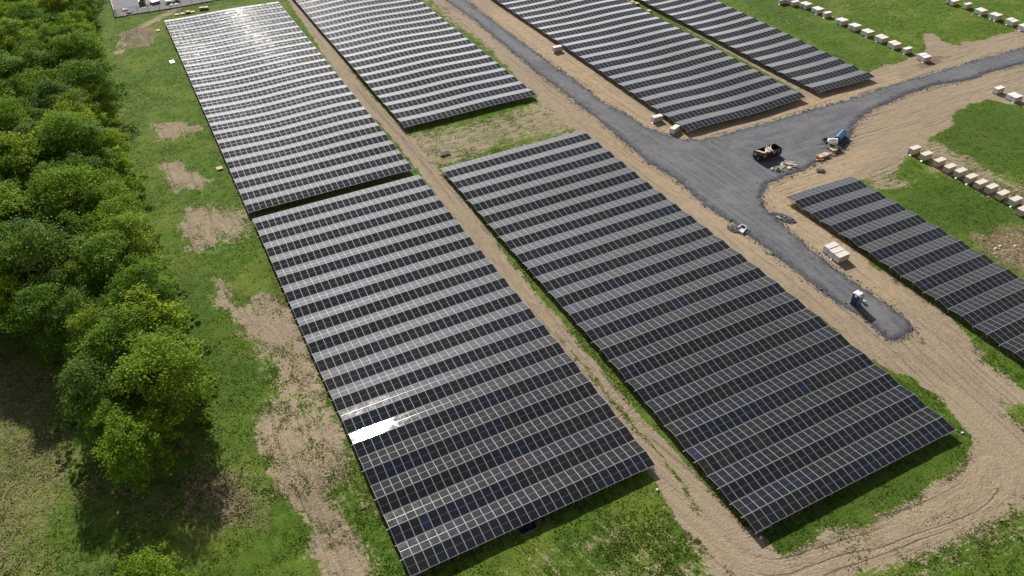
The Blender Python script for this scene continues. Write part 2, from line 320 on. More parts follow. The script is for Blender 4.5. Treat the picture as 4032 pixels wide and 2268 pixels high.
class NT:
    def __init__(s, mm): s.t = mm.node_tree
    def n(s, ty, **kw):
        nd = s.t.nodes.new(ty)
        for k, v in kw.items():
            if k.startswith('i_'): nd.inputs[k[2:].replace('_', ' ')].default_value = v
            else: setattr(nd, k, v)
        return nd
    def l(s, a, b): s.t.links.new(a, b)
    def noise(s, vec, scale, detail=4, rough=.55, dist=0.):
        nd = s.n('ShaderNodeTexNoise'); nd.inputs['Scale'].default_value = scale; nd.inputs['Detail'].default_value = detail
        nd.inputs['Roughness'].default_value = rough; nd.inputs['Distortion'].default_value = dist; s.l(vec, nd.inputs['Vector']); return nd.outputs['Fac']
    def mapr(s, v, a, b, c=0., d=1.):
        nd = s.n('ShaderNodeMapRange'); nd.interpolation_type = 'SMOOTHSTEP'
        for k, q in zip(('From Min', 'From Max', 'To Min', 'To Max'), (a, b, c, d)): nd.inputs[k].default_value = q
        s.l(v, nd.inputs['Value']); return nd.outputs['Result']
    def math(s, op, a, b=None, clamp=False):
        nd = s.n('ShaderNodeMath', operation=op); nd.use_clamp = clamp
        for i, q in enumerate((a, b)):
            if q is None: continue
            if isinstance(q, (int, float)): nd.inputs[i].default_value = q
            else: s.l(q, nd.inputs[i])
        return nd.outputs[0]
    def mix(s, f, a, b):
        nd = s.n('ShaderNodeMix'); nd.data_type = 'RGBA'
        for k, q in (('Factor', f), ('A', a), ('B', b)):
            if isinstance(q, tuple): nd.inputs[k].default_value = (*q, 1)
            elif isinstance(q, (int, float)): nd.inputs[k].default_value = q
            else: s.l(q, nd.inputs[k])
        return nd.outputs['Result']
    def scale(s, vec, sc):
        nd = s.n('ShaderNodeMapping'); nd.inputs['Scale'].default_value = sc; s.l(vec, nd.inputs['Vector']); return nd.outputs[0]

def cell_mat(name, col):
    mm = mat(name, col, rough=.05, spec=.5); t = NT(mm); b = mm.node_tree.nodes['Principled BSDF']
    b.inputs['IOR'].default_value = 1.52
    uv = t.n('ShaderNodeUVMap'); uv.uv_map = 'UVMap'
    sx = t.n('ShaderNodeSeparateXYZ'); t.l(uv.outputs[0], sx.inputs[0])
    def lines(out, k, wd):
        f = t.math('FRACT', t.math('MULTIPLY', out, float(k))); return t.math('LESS_THAN', t.math('ABSOLUTE', t.math('SUBTRACT', f, .5)), wd)
    g = t.math('MAXIMUM', lines(sx.outputs[0], 6, .035), lines(sx.outputs[1], 12, .02))
    c2 = t.mix(t.math('MULTIPLY', g, .12), col, (.30, .31, .33))
    geo = t.n('ShaderNodeNewGeometry'); nz = t.noise(geo.outputs['Position'], .35, 3)
    c3 = t.mix(t.math('MULTIPLY', nz, .012), c2, (.5, .47, .42))      # thin film of dust
    t.l(c3, b.inputs['Base Color'])
    n2 = t.noise(geo.outputs['Position'], 1.2, 3); t.l(t.mapr(n2, .3, .7, .03, .07), b.inputs['Roughness'])
    return mm
CELLS = [cell_mat('cell_black', (.006, .0065, .009)), cell_mat('cell_charcoal', (.010, .0095, .010)), cell_mat('cell_navy', (.006, .008, .016)),
         cell_mat('cell_slate', (.008, .009, .013)), cell_mat('cell_brown', (.018, .014, .012)), cell_mat('cell_blue', (.008, .013, .034))]
FRAME = mat('anodised_frame', (.31, .315, .32), rough=.6, metal=.1)
MIDLINE = mat('panel_midline', (.19, .195, .205), rough=.25)
STEEL = mat('galvanised_steel', (.34, .34, .34), rough=.5, metal=.6, noise=.2)
RAILPIPE = mat('plastic_pipe', (.6, .58, .52), rough=.5)

def ground_material():
    mm = bpy.data.materials.new('ground'); mm.use_nodes = True; t = NT(mm); b = mm.node_tree.nodes['Principled BSDF']
    b.inputs['Roughness'].default_value = .95; b.inputs['Specular IOR Level'].default_value = .1
    a1 = t.n('ShaderNodeAttribute', attribute_name='cover'); s1 = t.n('ShaderNodeSeparateColor'); t.l(a1.outputs['Color'], s1.inputs[0])
    dirt, mud, brown = s1.outputs[0], s1.outputs[1], s1.outputs[2]
    a2 = t.n('ShaderNodeAttribute', attribute_name='cover_b'); s2 = t.n('ShaderNodeSeparateColor'); t.l(a2.outputs['Color'], s2.inputs[0])
    lush, warm, bad = s2.outputs[0], s2.outputs[1], s2.outputs[2]
    fl = t.n('ShaderNodeAttribute', attribute_name='travel').outputs['Vector']
    pos = t.n('ShaderNodeNewGeometry').outputs['Position']
    streak = t.noise(t.scale(fl, (.38, 1.5, 1)), 1.0, 5, .70, .9)
    streak2 = t.noise(t.scale(fl, (.10, 1.1, 1)), 1.0, 3, .6)
    fine = t.noise(pos, 3.2, 5, .65); mid = t.noise(pos, .8, 5, .6); big = t.noise(pos, .11, 3, .5); huge = t.noise(pos, .035, 3)
    def calm(a_, b_):
        q_ = t.n('ShaderNodeMix'); t.l(t.mapr(bad, .3, .8), q_.inputs[0]); t.l(a_, q_.inputs[2]); t.l(b_, q_.inputs[3]); return q_.outputs[0]
    streak = calm(streak, t.noise(pos, 1.3, 4, .6)); streak2 = calm(streak2, mid)
    # ragged border between earth and grass
    e = t.math('ADD', t.math('ADD', t.math('MULTIPLY', fine, .9), t.math('MULTIPLY', mid, .8)), t.math('MULTIPLY', streak, 1.1))
    e = t.math('SUBTRACT', e, 1.40)
    k = t.mapr(t.math('ADD', dirt, e), .40, .60)
    # grass
    g = t.mix(t.mapr(mid, .35, .65), (.052, .106, .011), (.098, .168, .020))
    g = t.mix(t.mapr(streak, .45, .68), g, (.118, .182, .028))
    g = t.mix(t.math('MULTIPLY', t.mapr(big, .45, .66), .75), g, (.150, .198, .032))
    lg = t.mix(t.mapr(fine, .3, .7), (.038, .084, .011), (.080, .138, .020))
    g = t.mix(t.math('MULTIPLY', lush, .75), g, lg)
    g = t.mix(t.math('MULTIPLY', t.mapr(fine, .52, .74), .30), g, (.032, .062, .011))
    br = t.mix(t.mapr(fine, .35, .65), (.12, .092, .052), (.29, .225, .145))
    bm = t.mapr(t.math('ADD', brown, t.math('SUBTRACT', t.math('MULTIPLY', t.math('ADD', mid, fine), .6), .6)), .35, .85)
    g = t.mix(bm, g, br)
    # earth
    d = t.mix(t.mapr(fine, .3, .7), (.225, .176, .118), (.312, .250, .172))
    d = t.mix(t.math('MULTIPLY', t.mapr(streak, .40, .66), .4), d, (.385, .318, .228))
    d = t.mix(t.math('MULTIPLY', t.mapr(streak, .50, .34), .30), d, (.175, .135, .098))
    d = t.mix(t.math('MULTIPLY', t.mapr(streak2, .48, .34), .35), d, (.21, .163, .118))
    d = t.mix(t.math('MULTIPLY', warm, t.mapr(mid, .25, .7)), d, (.40, .30, .185))
    d = t.mix(t.math('MULTIPLY', t.mapr(huge, .4, .7), .3), d, (.33, .27, .20))
    # paired tyre ruts that come and go along the way
    sf = t.n('ShaderNodeSeparateXYZ'); t.l(fl, sf.inputs[0])
    wob = t.math('ADD', sf.outputs[1], t.math('MULTIPLY', t.noise(t.scale(fl, (.05, .25, 1)), 1.0, 2), 3.2))
    fr = t.math('FRACT', t.math('DIVIDE', wob, 2.9)); rt_ = t.math('ABSOLUTE', t.math('SUBTRACT', t.math('ABSOLUTE', t.math('SUBTRACT', fr, .5)), .31))
    on = t.mapr(t.noise(t.scale(fl, (.03, .34, 1)), 1.0, 2), .46, .58)
    rut = t.math('MULTIPLY', t.mapr(t.math('ADD', t.math('ADD', rt_, bad), t.math('MULTIPLY', t.math('SUBTRACT', fine, .5), .12)), .075, .02), on)
    d = t.mix(t.math('MULTIPLY', rut, .42), d, (.20, .155, .112))
    mk = t.mapr(t.math('ADD', mud, t.math('SUBTRACT', t.math('MULTIPLY', t.math('ADD', streak, fine), .7), .7)), .30, .62)
    d = t.mix(t.math('MULTIPLY', mk, .85), d, (.13, .092, .062))
    t.l(t.mix(k, g, d), b.inputs['Base Color'])
    # relief: ruts in the earth, tufts in the grass
    hg = t.math('MULTIPLY', t.math('ADD', fine, t.noise(pos, 9., 3, .7)), .14)
    hd = t.math('SUBTRACT', t.math('ADD', t.math('MULTIPLY', streak, .13), t.math('MULTIPLY', fine, .14)), t.math('MULTIPLY', rut, .09))
    hm = t.n('ShaderNodeMix'); t.l(k, hm.inputs[0]); t.l(hg, hm.inputs[2]); t.l(hd, hm.inputs[3])
    bp = t.n('ShaderNodeBump'); bp.inputs['Strength'].default_value = .9; bp.inputs['Distance'].default_value = 1.0
    t.l(hm.outputs[0], bp.inputs['Height']); t.l(bp.outputs[0], b.inputs['Normal'])
    return mm

def road_material():
    mm = bpy.data.materials.new('gravel'); mm.use_nodes = True; t = NT(mm); b = mm.node_tree.nodes['Principled BSDF']
    b.inputs['Roughness'].default_value = .9; b.inputs['Specular IOR Level'].default_value = .2
    ed = t.n('ShaderNodeAttribute', attribute_name='edge').outputs['Fac']
    fl = t.n('ShaderNodeAttribute', attribute_name='travel').outputs['Vector']
    pos = t.n('ShaderNodeNewGeometry').outputs['Position']
    fine = t.noise(pos, 6., 5, .75); mid = t.noise(pos, .9, 5, .6); big = t.noise(pos, .16, 4, .55, .4)
    st = t.noise(t.scale(fl, (.07, 1.3, 1)), 1.0, 4, .6)
    c = t.mix(t.mapr(mid, .3, .7), (.082, .087, .100), (.122, .127, .140))
    c = t.mix(t.math('MULTIPLY', t.mapr(big, .45, .70), .6), c, (.19, .186, .186))
    c = t.mix(t.math('MULTIPLY', t.mapr(st, .46, .62), .6), c, (.165, .170, .182))
    c = t.mix(t.math('MULTIPLY', t.mapr(fine, .50, .68), .55), c, (.24, .235, .23))
    c = t.mix(t.math('MULTIPLY', t.mapr(fine, .48, .30), .6), c, (.045, .042, .05))
    e = t.math('ADD', ed, t.math('MULTIPLY', t.math('SUBTRACT', t.math('ADD', mid, fine), 1.0), 2.2))
    c = t.mix(t.math('MULTIPLY', t.mapr(e, 2.2, .3), .78), c, (.046, .048, .056))
    c = t.mix(t.math('MULTIPLY', t.math('MULTIPLY', t.mapr(ed, .8, -.3), t.mapr(fine, .45, .6)), .6), c, (.26, .21, .155))
    t.l(c, b.inputs['Base Color'])
    h = t.math('ADD', t.math('MULTIPLY', fine, .12), t.math('MULTIPLY', t.noise(pos, 18., 2), .03))
    bp = t.n('ShaderNodeBump'); bp.inputs['Strength'].default_value = .8; bp.inputs['Distance'].default_value = 1.0
    t.l(h, bp.inputs['Height']); t.l(bp.outputs[0], b.inputs['Normal'])
    return mm

# ------------------------------------------------------------------ ground
def axis(a, b, st, far):
    c = np.arange(a, b+st, st); o = st*1.4; left = []; right = []; p = c[0]; q = c[-1]
    while p > -far: p -= o; o *= 1.35; left.append(p)
    o = st*1.4
    while q < far: q += o; o *= 1.35; right.append(q)
    return np.concatenate([left[::-1], c, right])
def grid_mesh(name, xs, ys, zf):
    X, Y = np.meshgrid(xs, ys); Z = zf(X, Y); nx = len(xs); ny = len(ys)
    V = np.stack([X, Y, Z], -1).reshape(-1, 3)
    i = np.arange(nx-1)[None, :]+np.arange(ny-1)[:, None]*nx
    F = np.stack([i, i+1, i+1+nx, i+nx], -1).reshape(-1, 4)
    return V, F, X.ravel(), Y.ravel()
def add_color(me, name, C):
    a = me.attributes.new(name, 'FLOAT_COLOR', 'POINT'); full = np.ones((len(C), 4), np.float32); full[:, :C.shape[1]] = C; a.data.foreach_set('color', full.ravel())
def relief(X, Y, ch, fl):
    z = terr(X, Y)+GZ
    r = (fbm(fl[..., 0]*.25, fl[..., 1]*1.7, 1.0, 11)-.5)*.11*sstep(.4, .8, ch['dirt'])
    g = (fbm(X, Y, 1.1, 6)-.5)*.16*(1-sstep(.3, .7, ch['dirt']))
    return z+r+g+(fbm(X, Y, 7, 9)-.5)*.12
xs = axis(-62, 222, .44, 2500); ys = axis(-36, 246, .44, 2500)
V, F, X, Y = grid_mesh('ground', xs, ys, lambda x, y: x*0)
CH, FL = paint(X, Y)
V[:, 2] = relief(X, Y, CH, FL)
G2 = FL.reshape(len(ys), len(xs), 2); J = np.zeros((len(ys), len(xs)))      # where two travel directions meet
dx_ = np.abs(np.diff(G2, axis=1)).max(-1) > 1.5*np.diff(xs)[None]+.2; dy_ = np.abs(np.diff(G2, axis=0)).max(-1) > 1.5*np.diff(ys)[:, None]+.2
J[:, :-1] += dx_; J[:, 1:] += dx_; J[:-1] += dy_; J[1:] += dy_; J = np.minimum(J, 1)
for _ in range(3):
    K = J.copy(); K[1:] = np.maximum(K[1:], J[:-1]*.85); K[:-1] = np.maximum(K[:-1], J[1:]*.85); K[:, 1:] = np.maximum(K[:, 1:], J[:, :-1]*.85); K[:, :-1] = np.maximum(K[:, :-1], J[:, 1:]*.85); J = K
J = J.ravel()
V[:, 2] = V[:, 2]*(1-J)+J*(relief(X, Y, {k_: CH[k_]*0 for k_ in CH}, FL))
me = quads_mesh('ground', V, F, smooth=True)
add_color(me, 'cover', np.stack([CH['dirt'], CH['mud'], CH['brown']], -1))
add_color(me, 'cover_b', np.stack([CH['lush'], CH['warm'], J], -1))
a = me.attributes.new('travel', 'FLOAT_VECTOR', 'POINT'); a.data.foreach_set('vector', np.concatenate([FL, FL[:, :1]*0], 1).astype(np.float32).ravel())
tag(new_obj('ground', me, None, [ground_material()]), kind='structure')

# gravel road: a raised bed with loose shoulders
lo = ROADW.min(0); hi = ROADW.max(0)
lo = np.maximum(lo, [-10, -30]); hi = np.minimum(hi, [260, 280])
rx = np.arange(lo[0]-2, hi[0]+2, .38); ry = np.arange(lo[1]-2, hi[1]+2, .38)
V, F, X, Y = grid_mesh('gravel_road', rx, ry, lambda x, y: x*0)
SD = sd_poly(X, Y, ROADW)+.75*(fbm(X, Y, 1.0, 21, 4)-.5)
_, lr, tr = seg_dist(X, Y, ROADC, False)
lobe = (X > 95) & (Y > 25)
east = poly_w([(1750,380),(1900,345),(2100,280),(2300,225),(2500,168),(2700,120)])
_, le, te = seg_dist(X, Y, east, False); lr = np.where(lobe, le, lr); tr = np.where(lobe, te, tr)
V[:, 2] = terr(X, Y)+GZ+(fbm(X, Y, 7, 9)-.5)*.12-.10+.27*sstep(-.5, 1.6, SD)+(fbm(X, Y, .9, 31)-.5)*.16*sstep(2.2, .4, SD)+(fbm(lr*.1, tr, 1.4, 33)-.5)*.06
keep = (SD[F] > -.45).all(1); F = F[keep]
used = np.unique(F); rm = np.full(len(V), -1); rm[used] = np.arange(len(used)); F = rm[F]; V = V[used]
me = quads_mesh('gravel_road', V, F, smooth=True)
a = me.attributes.new('edge', 'FLOAT', 'POINT'); a.data.foreach_set('value', SD[used].astype(np.float32))
a = me.attributes.new('travel', 'FLOAT_VECTOR', 'POINT'); a.data.foreach_set('vector', np.stack([lr, tr, lr*0], -1)[used].astype(np.float32).ravel())
tag(new_obj('gravel_road', me, None, [road_material()]), kind='structure')

# ------------------------------------------------------------------ solar arrays
PW, PL, TH = 1.134, 2.196, .035
def panel_template(fr=.029, mid=.012):
    """local: x across, y along the slope, top at z=0"""
    x0, x1, y0, y1 = -PW/2, PW/2, -PL/2, PL/2; V = []; F = []; M = []; UV = []
    def q(pts, m, uv=None):
        b = len(V); V.extend(pts); F.append([b, b+1, b+2, b+3]); M.append(m); UV.extend(uv or [(0, 0)]*4)
    a, b_, c, d = x0+fr, x1-fr, y0+fr, y1-fr
    q([(x0, y0, 0), (x1, y0, 0), (b_, c, 0), (a, c, 0)], 0); q([(x1, y0, 0), (x1, y1, 0), (b_, d, 0), (b_, c, 0)], 0)
    q([(x1, y1, 0), (x0, y1, 0), (a, d, 0), (b_, d, 0)], 0); q([(x0, y1, 0), (x0, y0, 0), (a, c, 0), (a, d, 0)], 0)
    z = -.005
    q([(a, c, z), (b_, c, z), (b_, -mid, z), (a, -mid, z)], 1, [(0, 0), (1, 0), (1, .5), (0, .5)])
    q([(a, mid, z), (b_, mid, z), (b_, d, z), (a, d, z)], 1, [(0, .5), (1, .5), (1, 1), (0, 1)])
    q([(a, -mid, z), (b_, -mid, z), (b_, mid, z), (a, mid, z)], 2)
    for p, r in (((x0, y0), (x1, y0)), ((x1, y0), (x1, y1)), ((x1, y1), (x0, y1)), ((x0, y1), (x0, y0))):
        q([(*p, -TH), (*r, -TH), (*r, 0), (*p, 0)], 0)
    q([(x0, y1, -TH), (x1, y1, -TH), (x1, y0, -TH), (x0, y0, -TH)], 0)
    return np.array(V, float), np.array(F), np.array(M), np.array(UV, float)
PV, PF, PM, PUV = panel_template()
PMESH = []
for ci, cm in enumerate(CELLS):
    me = quads_mesh('solar_panel', PV, PF, PM); me.uv_layers.new(name='UVMap'); me.uv_layers[0].data.foreach_set('uv', PUV.astype(np.float32).ravel())
    for mm in (FRAME, cm, MIDLINE): me.materials.append(mm)
    PMESH.append(me)
RISE = math.tan(R(8.5))*PITCH/2
def build_array(label, x0, yf, cols, pairs, seed, specials={}):
    """yf: y of the near low edge, pairs of slopes run away from it"""
    r = np.random.default_rng(seed); n = cols*pairs*2
    t = thing('solar_array', label, 'solar array', (x0, yf, ground_z(x0, yf)), 0, 'blocks of east-west solar tables')
    T = np.array(t.location)
    tabs = []
    tint_row = r.random((pairs*2, cols))
    for p in range(pairs):
        for s in (0, 1):                      # 0: slope facing the near side, 1: slope facing away
            ya = yf+p*PITCH+(0 if s == 0 else PITCH/2); yb = ya+PITCH/2
            run = r.integers(0, 6); tint = 0
            for i in range(cols):
                xc = x0+(i+.5)*CW
                if i == 0 or r.random() < .16: tint = r.choice([0, 1, 2, 3, 4], p=[.32, .24, .24, .17, .03])
                tt = tint if r.random() < .8 else r.choice([0, 1, 2, 3])
                if r.random() < .002: tt = 5
                tt = specials.get((p, s, i), tt)
                za = float(terr(xc, ya))+(0 if s == 0 else RISE); zb = float(terr(xc, yb))+(RISE if s == 0 else 0)
                sx = float(terr(xc+.6, ya+1.1)-terr(xc-.6, ya+1.1))/1.2+r.normal(0, .0028)
                sy = (zb-za)/(PITCH/2)+r.normal(0, .0028)
                ex = np.array([1, 0, sx]); ex /= np.linalg.norm(ex); ey = np.array([0, 1, sy]); ey -= ex*(ex@ey); ey /= np.linalg.norm(ey)
                ez = np.cross(ex, ey); off = 0.004 if s == 0 else -0.004
                c = np.array([xc, (ya+yb)/2+off, (za+zb)/2]); dist = np.linalg.norm(c-CAM)
                # on-picture size: area seen
                v = (CAM-c)/dist; d = c-CAM; zc = d@FW; u = FPX*(d@R2)/zc/2016; vv = FPX*(d@U2)/zc/1134
                vis = 1 if abs(u) < 1 and abs(vv) < 1 else .02
                tabs.append((c, ex, ey, ez, int(tt), vis*(v@ez)/dist**2))
    order = sorted(range(n), key=lambda k: -tabs[k][5])
    near = order[:300]; rest = order[300:]
    for k in near:
        c, ex, ey, ez, tt, _ = tabs[k]
        o = bpy.data.objects.new('solar_panel', PMESH[tt]); COL.objects.link(o); o.parent = t
        c = c-T; o.matrix_local = Matrix(((ex[0], ey[0], ez[0], c[0]), (ex[1], ey[1], ez[1], c[1]), (ex[2], ey[2], ez[2], c[2]), (0, 0, 0, 1)))
    if rest:
        C = np.array([tabs[k][0] for k in rest])-T; EX = np.array([tabs[k][1] for k in rest]); EY = np.array([tabs[k][2] for k in rest]); EZ = np.array([tabs[k][3] for k in rest])
        TT = np.array([tabs[k][4] for k in rest]); nv = len(PV)
        V = (C[:, None]+PV[None, :, :1]*EX[:, None]+PV[None, :, 1:2]*EY[:, None]+PV[None, :, 2:]*EZ[:, None]).reshape(-1, 3)
        F = (PF[None]+np.arange(len(rest))[:, None, None]*nv).reshape(-1, 4)
        M = np.where(PM[None] == 1, 2+TT[:, None], np.where(PM[None] == 2, 1, 0)).ravel()
        me = quads_mesh('solar_panel_field', V, F, M); me.uv_layers.new(name='UVMap'); me.uv_layers[0].data.foreach_set('uv', np.tile(PUV, (len(rest), 1)).astype(np.float32).ravel())
        tag(new_obj('solar_panel_field', me, t, [FRAME, MIDLINE]+CELLS), kind='stuff')
    # posts and rails
    mb = MB(); rl = MB()
    def zt(x, y, h): return float(terr(x, y))+h-T[2]
    for p in range(pairs+1):
        for h, yy in ((0., yf+p*PITCH), (RISE, yf+(p+.5)*PITCH)):
            if yy > yf+pairs*PITCH+.1: continue
            edge = p == 0 or p == pairs
            for i in range(0, cols+1, 1 if edge else 2):
                if not edge and 3 < i < cols-3: continue
                x = x0+i*CW; x = min(max(x, x0+.15), x0+cols*CW-.15)
                yq = yy+(.12 if p == 0 and h == 0 else (-.12 if p == pairs else 0))
                mb.tube((x-T[0], yq-T[1], zt(x, yq, GZ-.1)), (x-T[0], yq-T[1], zt(x, yq, h-.09)), .022, n=5, cap=False)
            if h == 0 or True:
                sgn = r.uniform(.05, .45)
                rl.tube((x0-sgn-T[0], yy-T[1], zt(x0, yy, h-.10)), (x0+2.0-T[0], yy-T[1], zt(x0+2, yy, h-.09)), .03, n=6)
                rl.tube((x0+cols*CW-2-T[0], yy-T[1], zt(x0+cols*CW-2, yy, h-.09)), (x0+cols*CW+r.uniform(.02, .15)-T[0], yy-T[1], zt(x0+cols*CW, yy, h-.10)), .03, n=6)
        if p < pairs: pass
    tag(mb.build('support_post', STEEL, t), kind='stuff')
    tag(rl.build('rail', RAILPIPE, t), kind='stuff')
    return t
build_array('near solar block at the bottom centre with one blinding white row end of sun glare', -.4, 0, 28, 18, 1, {(4, 1, 3): 5, (6, 1, 5): 5, (7, 1, 3): 5})
build_array('large near solar block filling the lower right, right of the twin wheel tracks', 36.63, -13.2, 28, 21, 2, {(2, 1, 0): 5, (3, 0, 17): 5})
build_array('pale shining solar block at the upper left, between the wood and the fenced yard', -.6, 82.6, 28, 25, 3, {(1, 0, 22): 5})
build_array('solar block at the top centre, between the wheel track and the gravel road', 36.5, 100.1, 28, 22, 4)
build_array('wide solar block right of the gravel road, its front edge above the road junction', 87.9, 68.7, 28, 24, 5)
build_array('narrow solar block at the upper right beside the grass field and the white crates', 124.3, 69.1, 15, 20, 6)
build_array('narrow solar block at the right edge below the junction, three crates standing beside it', 88.1, 39.5-15*PITCH, 14, 15, 7)
print('arrays done')

# ------------------------------------------------------------------ trees
def leaf_mat(name, a, b_):
    mm = bpy.data.materials.new(name); mm.use_nodes = True; t = NT(mm); tr = mm.node_tree; b = tr.nodes['Principled BSDF']
    b.inputs['Roughness'].default_value = .7; b.inputs['Specular IOR Level'].default_value = .12
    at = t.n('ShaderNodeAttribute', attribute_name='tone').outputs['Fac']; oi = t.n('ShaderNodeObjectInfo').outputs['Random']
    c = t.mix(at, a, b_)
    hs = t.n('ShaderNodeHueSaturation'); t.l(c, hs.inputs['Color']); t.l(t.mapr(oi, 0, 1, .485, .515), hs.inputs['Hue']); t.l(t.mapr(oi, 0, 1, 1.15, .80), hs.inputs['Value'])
    t.l(hs.outputs[0], b.inputs['Base Color'])
    ts = t.n('ShaderNodeBsdfTranslucent'); t.l(hs.outputs[0], ts.inputs['Color']); ms = t.n('ShaderNodeMixShader'); ms.inputs[0].default_value = .48
    out = tr.nodes['Material Output']; t.l(b.outputs[0], ms.inputs[1]); t.l(ts.outputs[0], ms.inputs[2]); t.l(ms.outputs[0], out.inputs['Surface'])
    return mm
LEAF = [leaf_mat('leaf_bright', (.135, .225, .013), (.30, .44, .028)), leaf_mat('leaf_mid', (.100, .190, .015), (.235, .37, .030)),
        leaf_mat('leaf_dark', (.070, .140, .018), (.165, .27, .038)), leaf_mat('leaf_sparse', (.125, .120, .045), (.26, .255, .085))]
BARK = mat('bark', (.13, .10, .075), rough=.9, noise=.3, nscale=6)
def crown_mesh(seed, rad, zb, zt, nclump, nleaf, ls=.35):
    r = np.random.default_rng(seed); C = []; Rr = []; tries = 0
    H = zt-zb
    while len(C) < nclump and tries < 4000:
        tries += 1
        th = r.uniform(0, 2*math.pi); u = r.uniform(0, 1)**.6
        zz = zb+H*r.uniform(.0, 1.)**.8; prof = math.sin(math.pi*min(1, .18+.80*(zz-zb)/H))**.55
        rr = rad*prof*(.35+.62*u)*(1+.26*math.sin(3*th+seed)+.17*math.sin(5*th+2*seed))
        c = np.array([rr*math.cos(th), rr*math.sin(th), zz])
        if all(np.linalg.norm((c-q)*[1, 1, 1.3]) > 1.15 for q in C): C.append(c); Rr.append(r.uniform(.6, 1.5)*rad/4)
    V = []; T = []
    for c, cr in zip(C, Rr):
        n = int(nleaf*(cr/(rad/4))**2*.92/len(C))
        d = r.normal(size=(n, 3)); d /= np.linalg.norm(d, axis=1)[:, None]; d[:, 2] = np.where(d[:, 2] < -.35, -d[:, 2]*.7, d[:, 2])
        sh = r.uniform(.55, 1.08, n)[:, None]
        lump = 1+.34*np.sin(d[:, :1]*7+c[0]*3)*np.sin(d[:, 1:2]*6+c[1]*3)+.22*np.sin(d[:, 2:]*9+c[2]*4)+np.where(r.random(n) < .07, r.uniform(.15, .6, n), 0)[:, None]
        p = c+d*sh*lump*cr*np.array([1.15, 1.15, .78])
        nr = d*.75+r.normal(size=(n, 3))*.55+np.array([0, .25, .75]); nr /= np.linalg.norm(nr, axis=1)[:, None]
        a = np.cross(nr, r.normal(size=(n, 3))); a /= np.linalg.norm(a, axis=1)[:, None]; b = np.cross(nr, a)
        s1 = (ls*r.uniform(.55, 1.15, n))[:, None]*.5; s2 = s1*r.uniform(.5, .85, n)[:, None]
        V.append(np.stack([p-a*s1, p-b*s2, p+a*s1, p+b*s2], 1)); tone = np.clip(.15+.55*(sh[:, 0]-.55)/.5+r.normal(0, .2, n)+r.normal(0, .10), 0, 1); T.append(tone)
    V = np.concatenate(V).reshape(-1, 3); T = np.concatenate(T); n = len(T)
    me = quads_mesh('crown', V, np.arange(n*4).reshape(-1, 4)); at = me.attributes.new('tone', 'FLOAT', 'FACE'); at.data.foreach_set('value', T.astype(np.float32))
    return me, C
def trunk_mesh(seed, C, zb, zt):
    r = random.Random(seed); mb = MB(); top = zb+(zt-zb)*.45
    p0 = Vector((0, 0, -.2)); p1 = Vector((r.uniform(-.3, .3), r.uniform(-.3, .3), zb*.8)); p2 = Vector((r.uniform(-.5, .5), r.uniform(-.5, .5), top))
    mb.tube(p0, p1, .26, .19, 9); mb.tube(p1, p2, .19, .10, 8)
    cs = sorted(C, key=lambda c: -np.hypot(c[0], c[1]))
    for k, c in enumerate(cs[::3][:12]):
        f = r.uniform(.1, 1.); st = p1.lerp(p2, f); e = Vector(c); md = st.lerp(e, .5)+Vector((0, 0, .35))
        mb.tube(st, md, .09, .05, 6, cap=False); mb.tube(md, e, .05, .02, 5, cap=False)
    return mb.mesh('trunk', True)
TREES = []
ORD = 'first second third fourth fifth sixth seventh eighth ninth tenth eleventh twelfth thirteenth fourteenth fifteenth sixteenth seventeenth eighteenth nineteenth twentieth'.split()
ORD += ['twenty-'+q_ for q_ in ORD[:9]]+['thirtieth']+['thirty-'+q_ for q_ in ORD[:9]]+['fortieth']+['forty-'+q_ for q_ in ORD[:9]]
nedge = 0
for k, (rad, zb, zt, nc, nl, lm) in enumerate([(3.6, 2.4, 11.0, 46, 9000, 0), (4.3, 2.6, 12.2, 58, 11500, 1), (3.1, 2.2, 9.6, 36, 7500, 0), (3.9, 2.3, 10.6, 46, 9000, 2), (3.3, 2.4, 10.0, 30, 5200, 3), (4.0, 2.6, 11.6, 52, 10500, 1), (2.4, 1.2, 6.5, 26, 4600, 0), (2.6, .9, 5.2, 24, 4600, 2)]):
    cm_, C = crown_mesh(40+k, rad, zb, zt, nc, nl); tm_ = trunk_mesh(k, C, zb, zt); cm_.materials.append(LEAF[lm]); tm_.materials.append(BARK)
    TREES.append((rad, zt, cm_, tm_, lm))
KIND = {0: 'bright yellow-green leafy tree', 1: 'mid green leafy tree', 2: 'dark green leafy tree', 3: 'thin olive tree with bare twigs'}
def plant(k, x, y, sc, rz, label, group):
    rad, zt, cm_, tm_, lm = TREES[k]
    o = thing('broadleaf_tree', label, 'tree', (x, y, ground_z(x, y)), rz, group); q_ = random.Random(int(x*7+y*3)); o.scale = (sc*q_.uniform(.85, 1.22), sc*q_.uniform(.85, 1.22), sc*random.Random(int(x*10+y)).uniform(.92, 1.1))
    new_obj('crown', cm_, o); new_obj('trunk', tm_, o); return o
ZC = 6.5
WOOD = [(-190,-90),(228,-90),(226,0),(228,60),(233,110),(243,170),(270,240),(285,300),(322,365),(350,430),(352,490),(325,545),(352,590),(390,650),(408,720),(428,790),(460,850),(480,920),(475,985),(445,1045),(400,1095),(375,1145),(350,1165),(250,1165),(200,1110),(205,1060),(165,970),(180,880),(175,840),(140,825),(110,835),(0,835),(-190,835)]
WW = np.array([px(a, b, ZC)[:2] for a, b in WOOD])
rt = random.Random(5); pts = []
edge_seeds = []
n = len(WW)
for i in range(1, n-2):                                   # march along the visible margin first
    a, b = WW[i], WW[i+1]; L = np.linalg.norm(b-a); k = max(1, int(L/4.6))
    for q in range(k): edge_seeds.append(a+(b-a)*(q+.5)/k)
cen_in = []
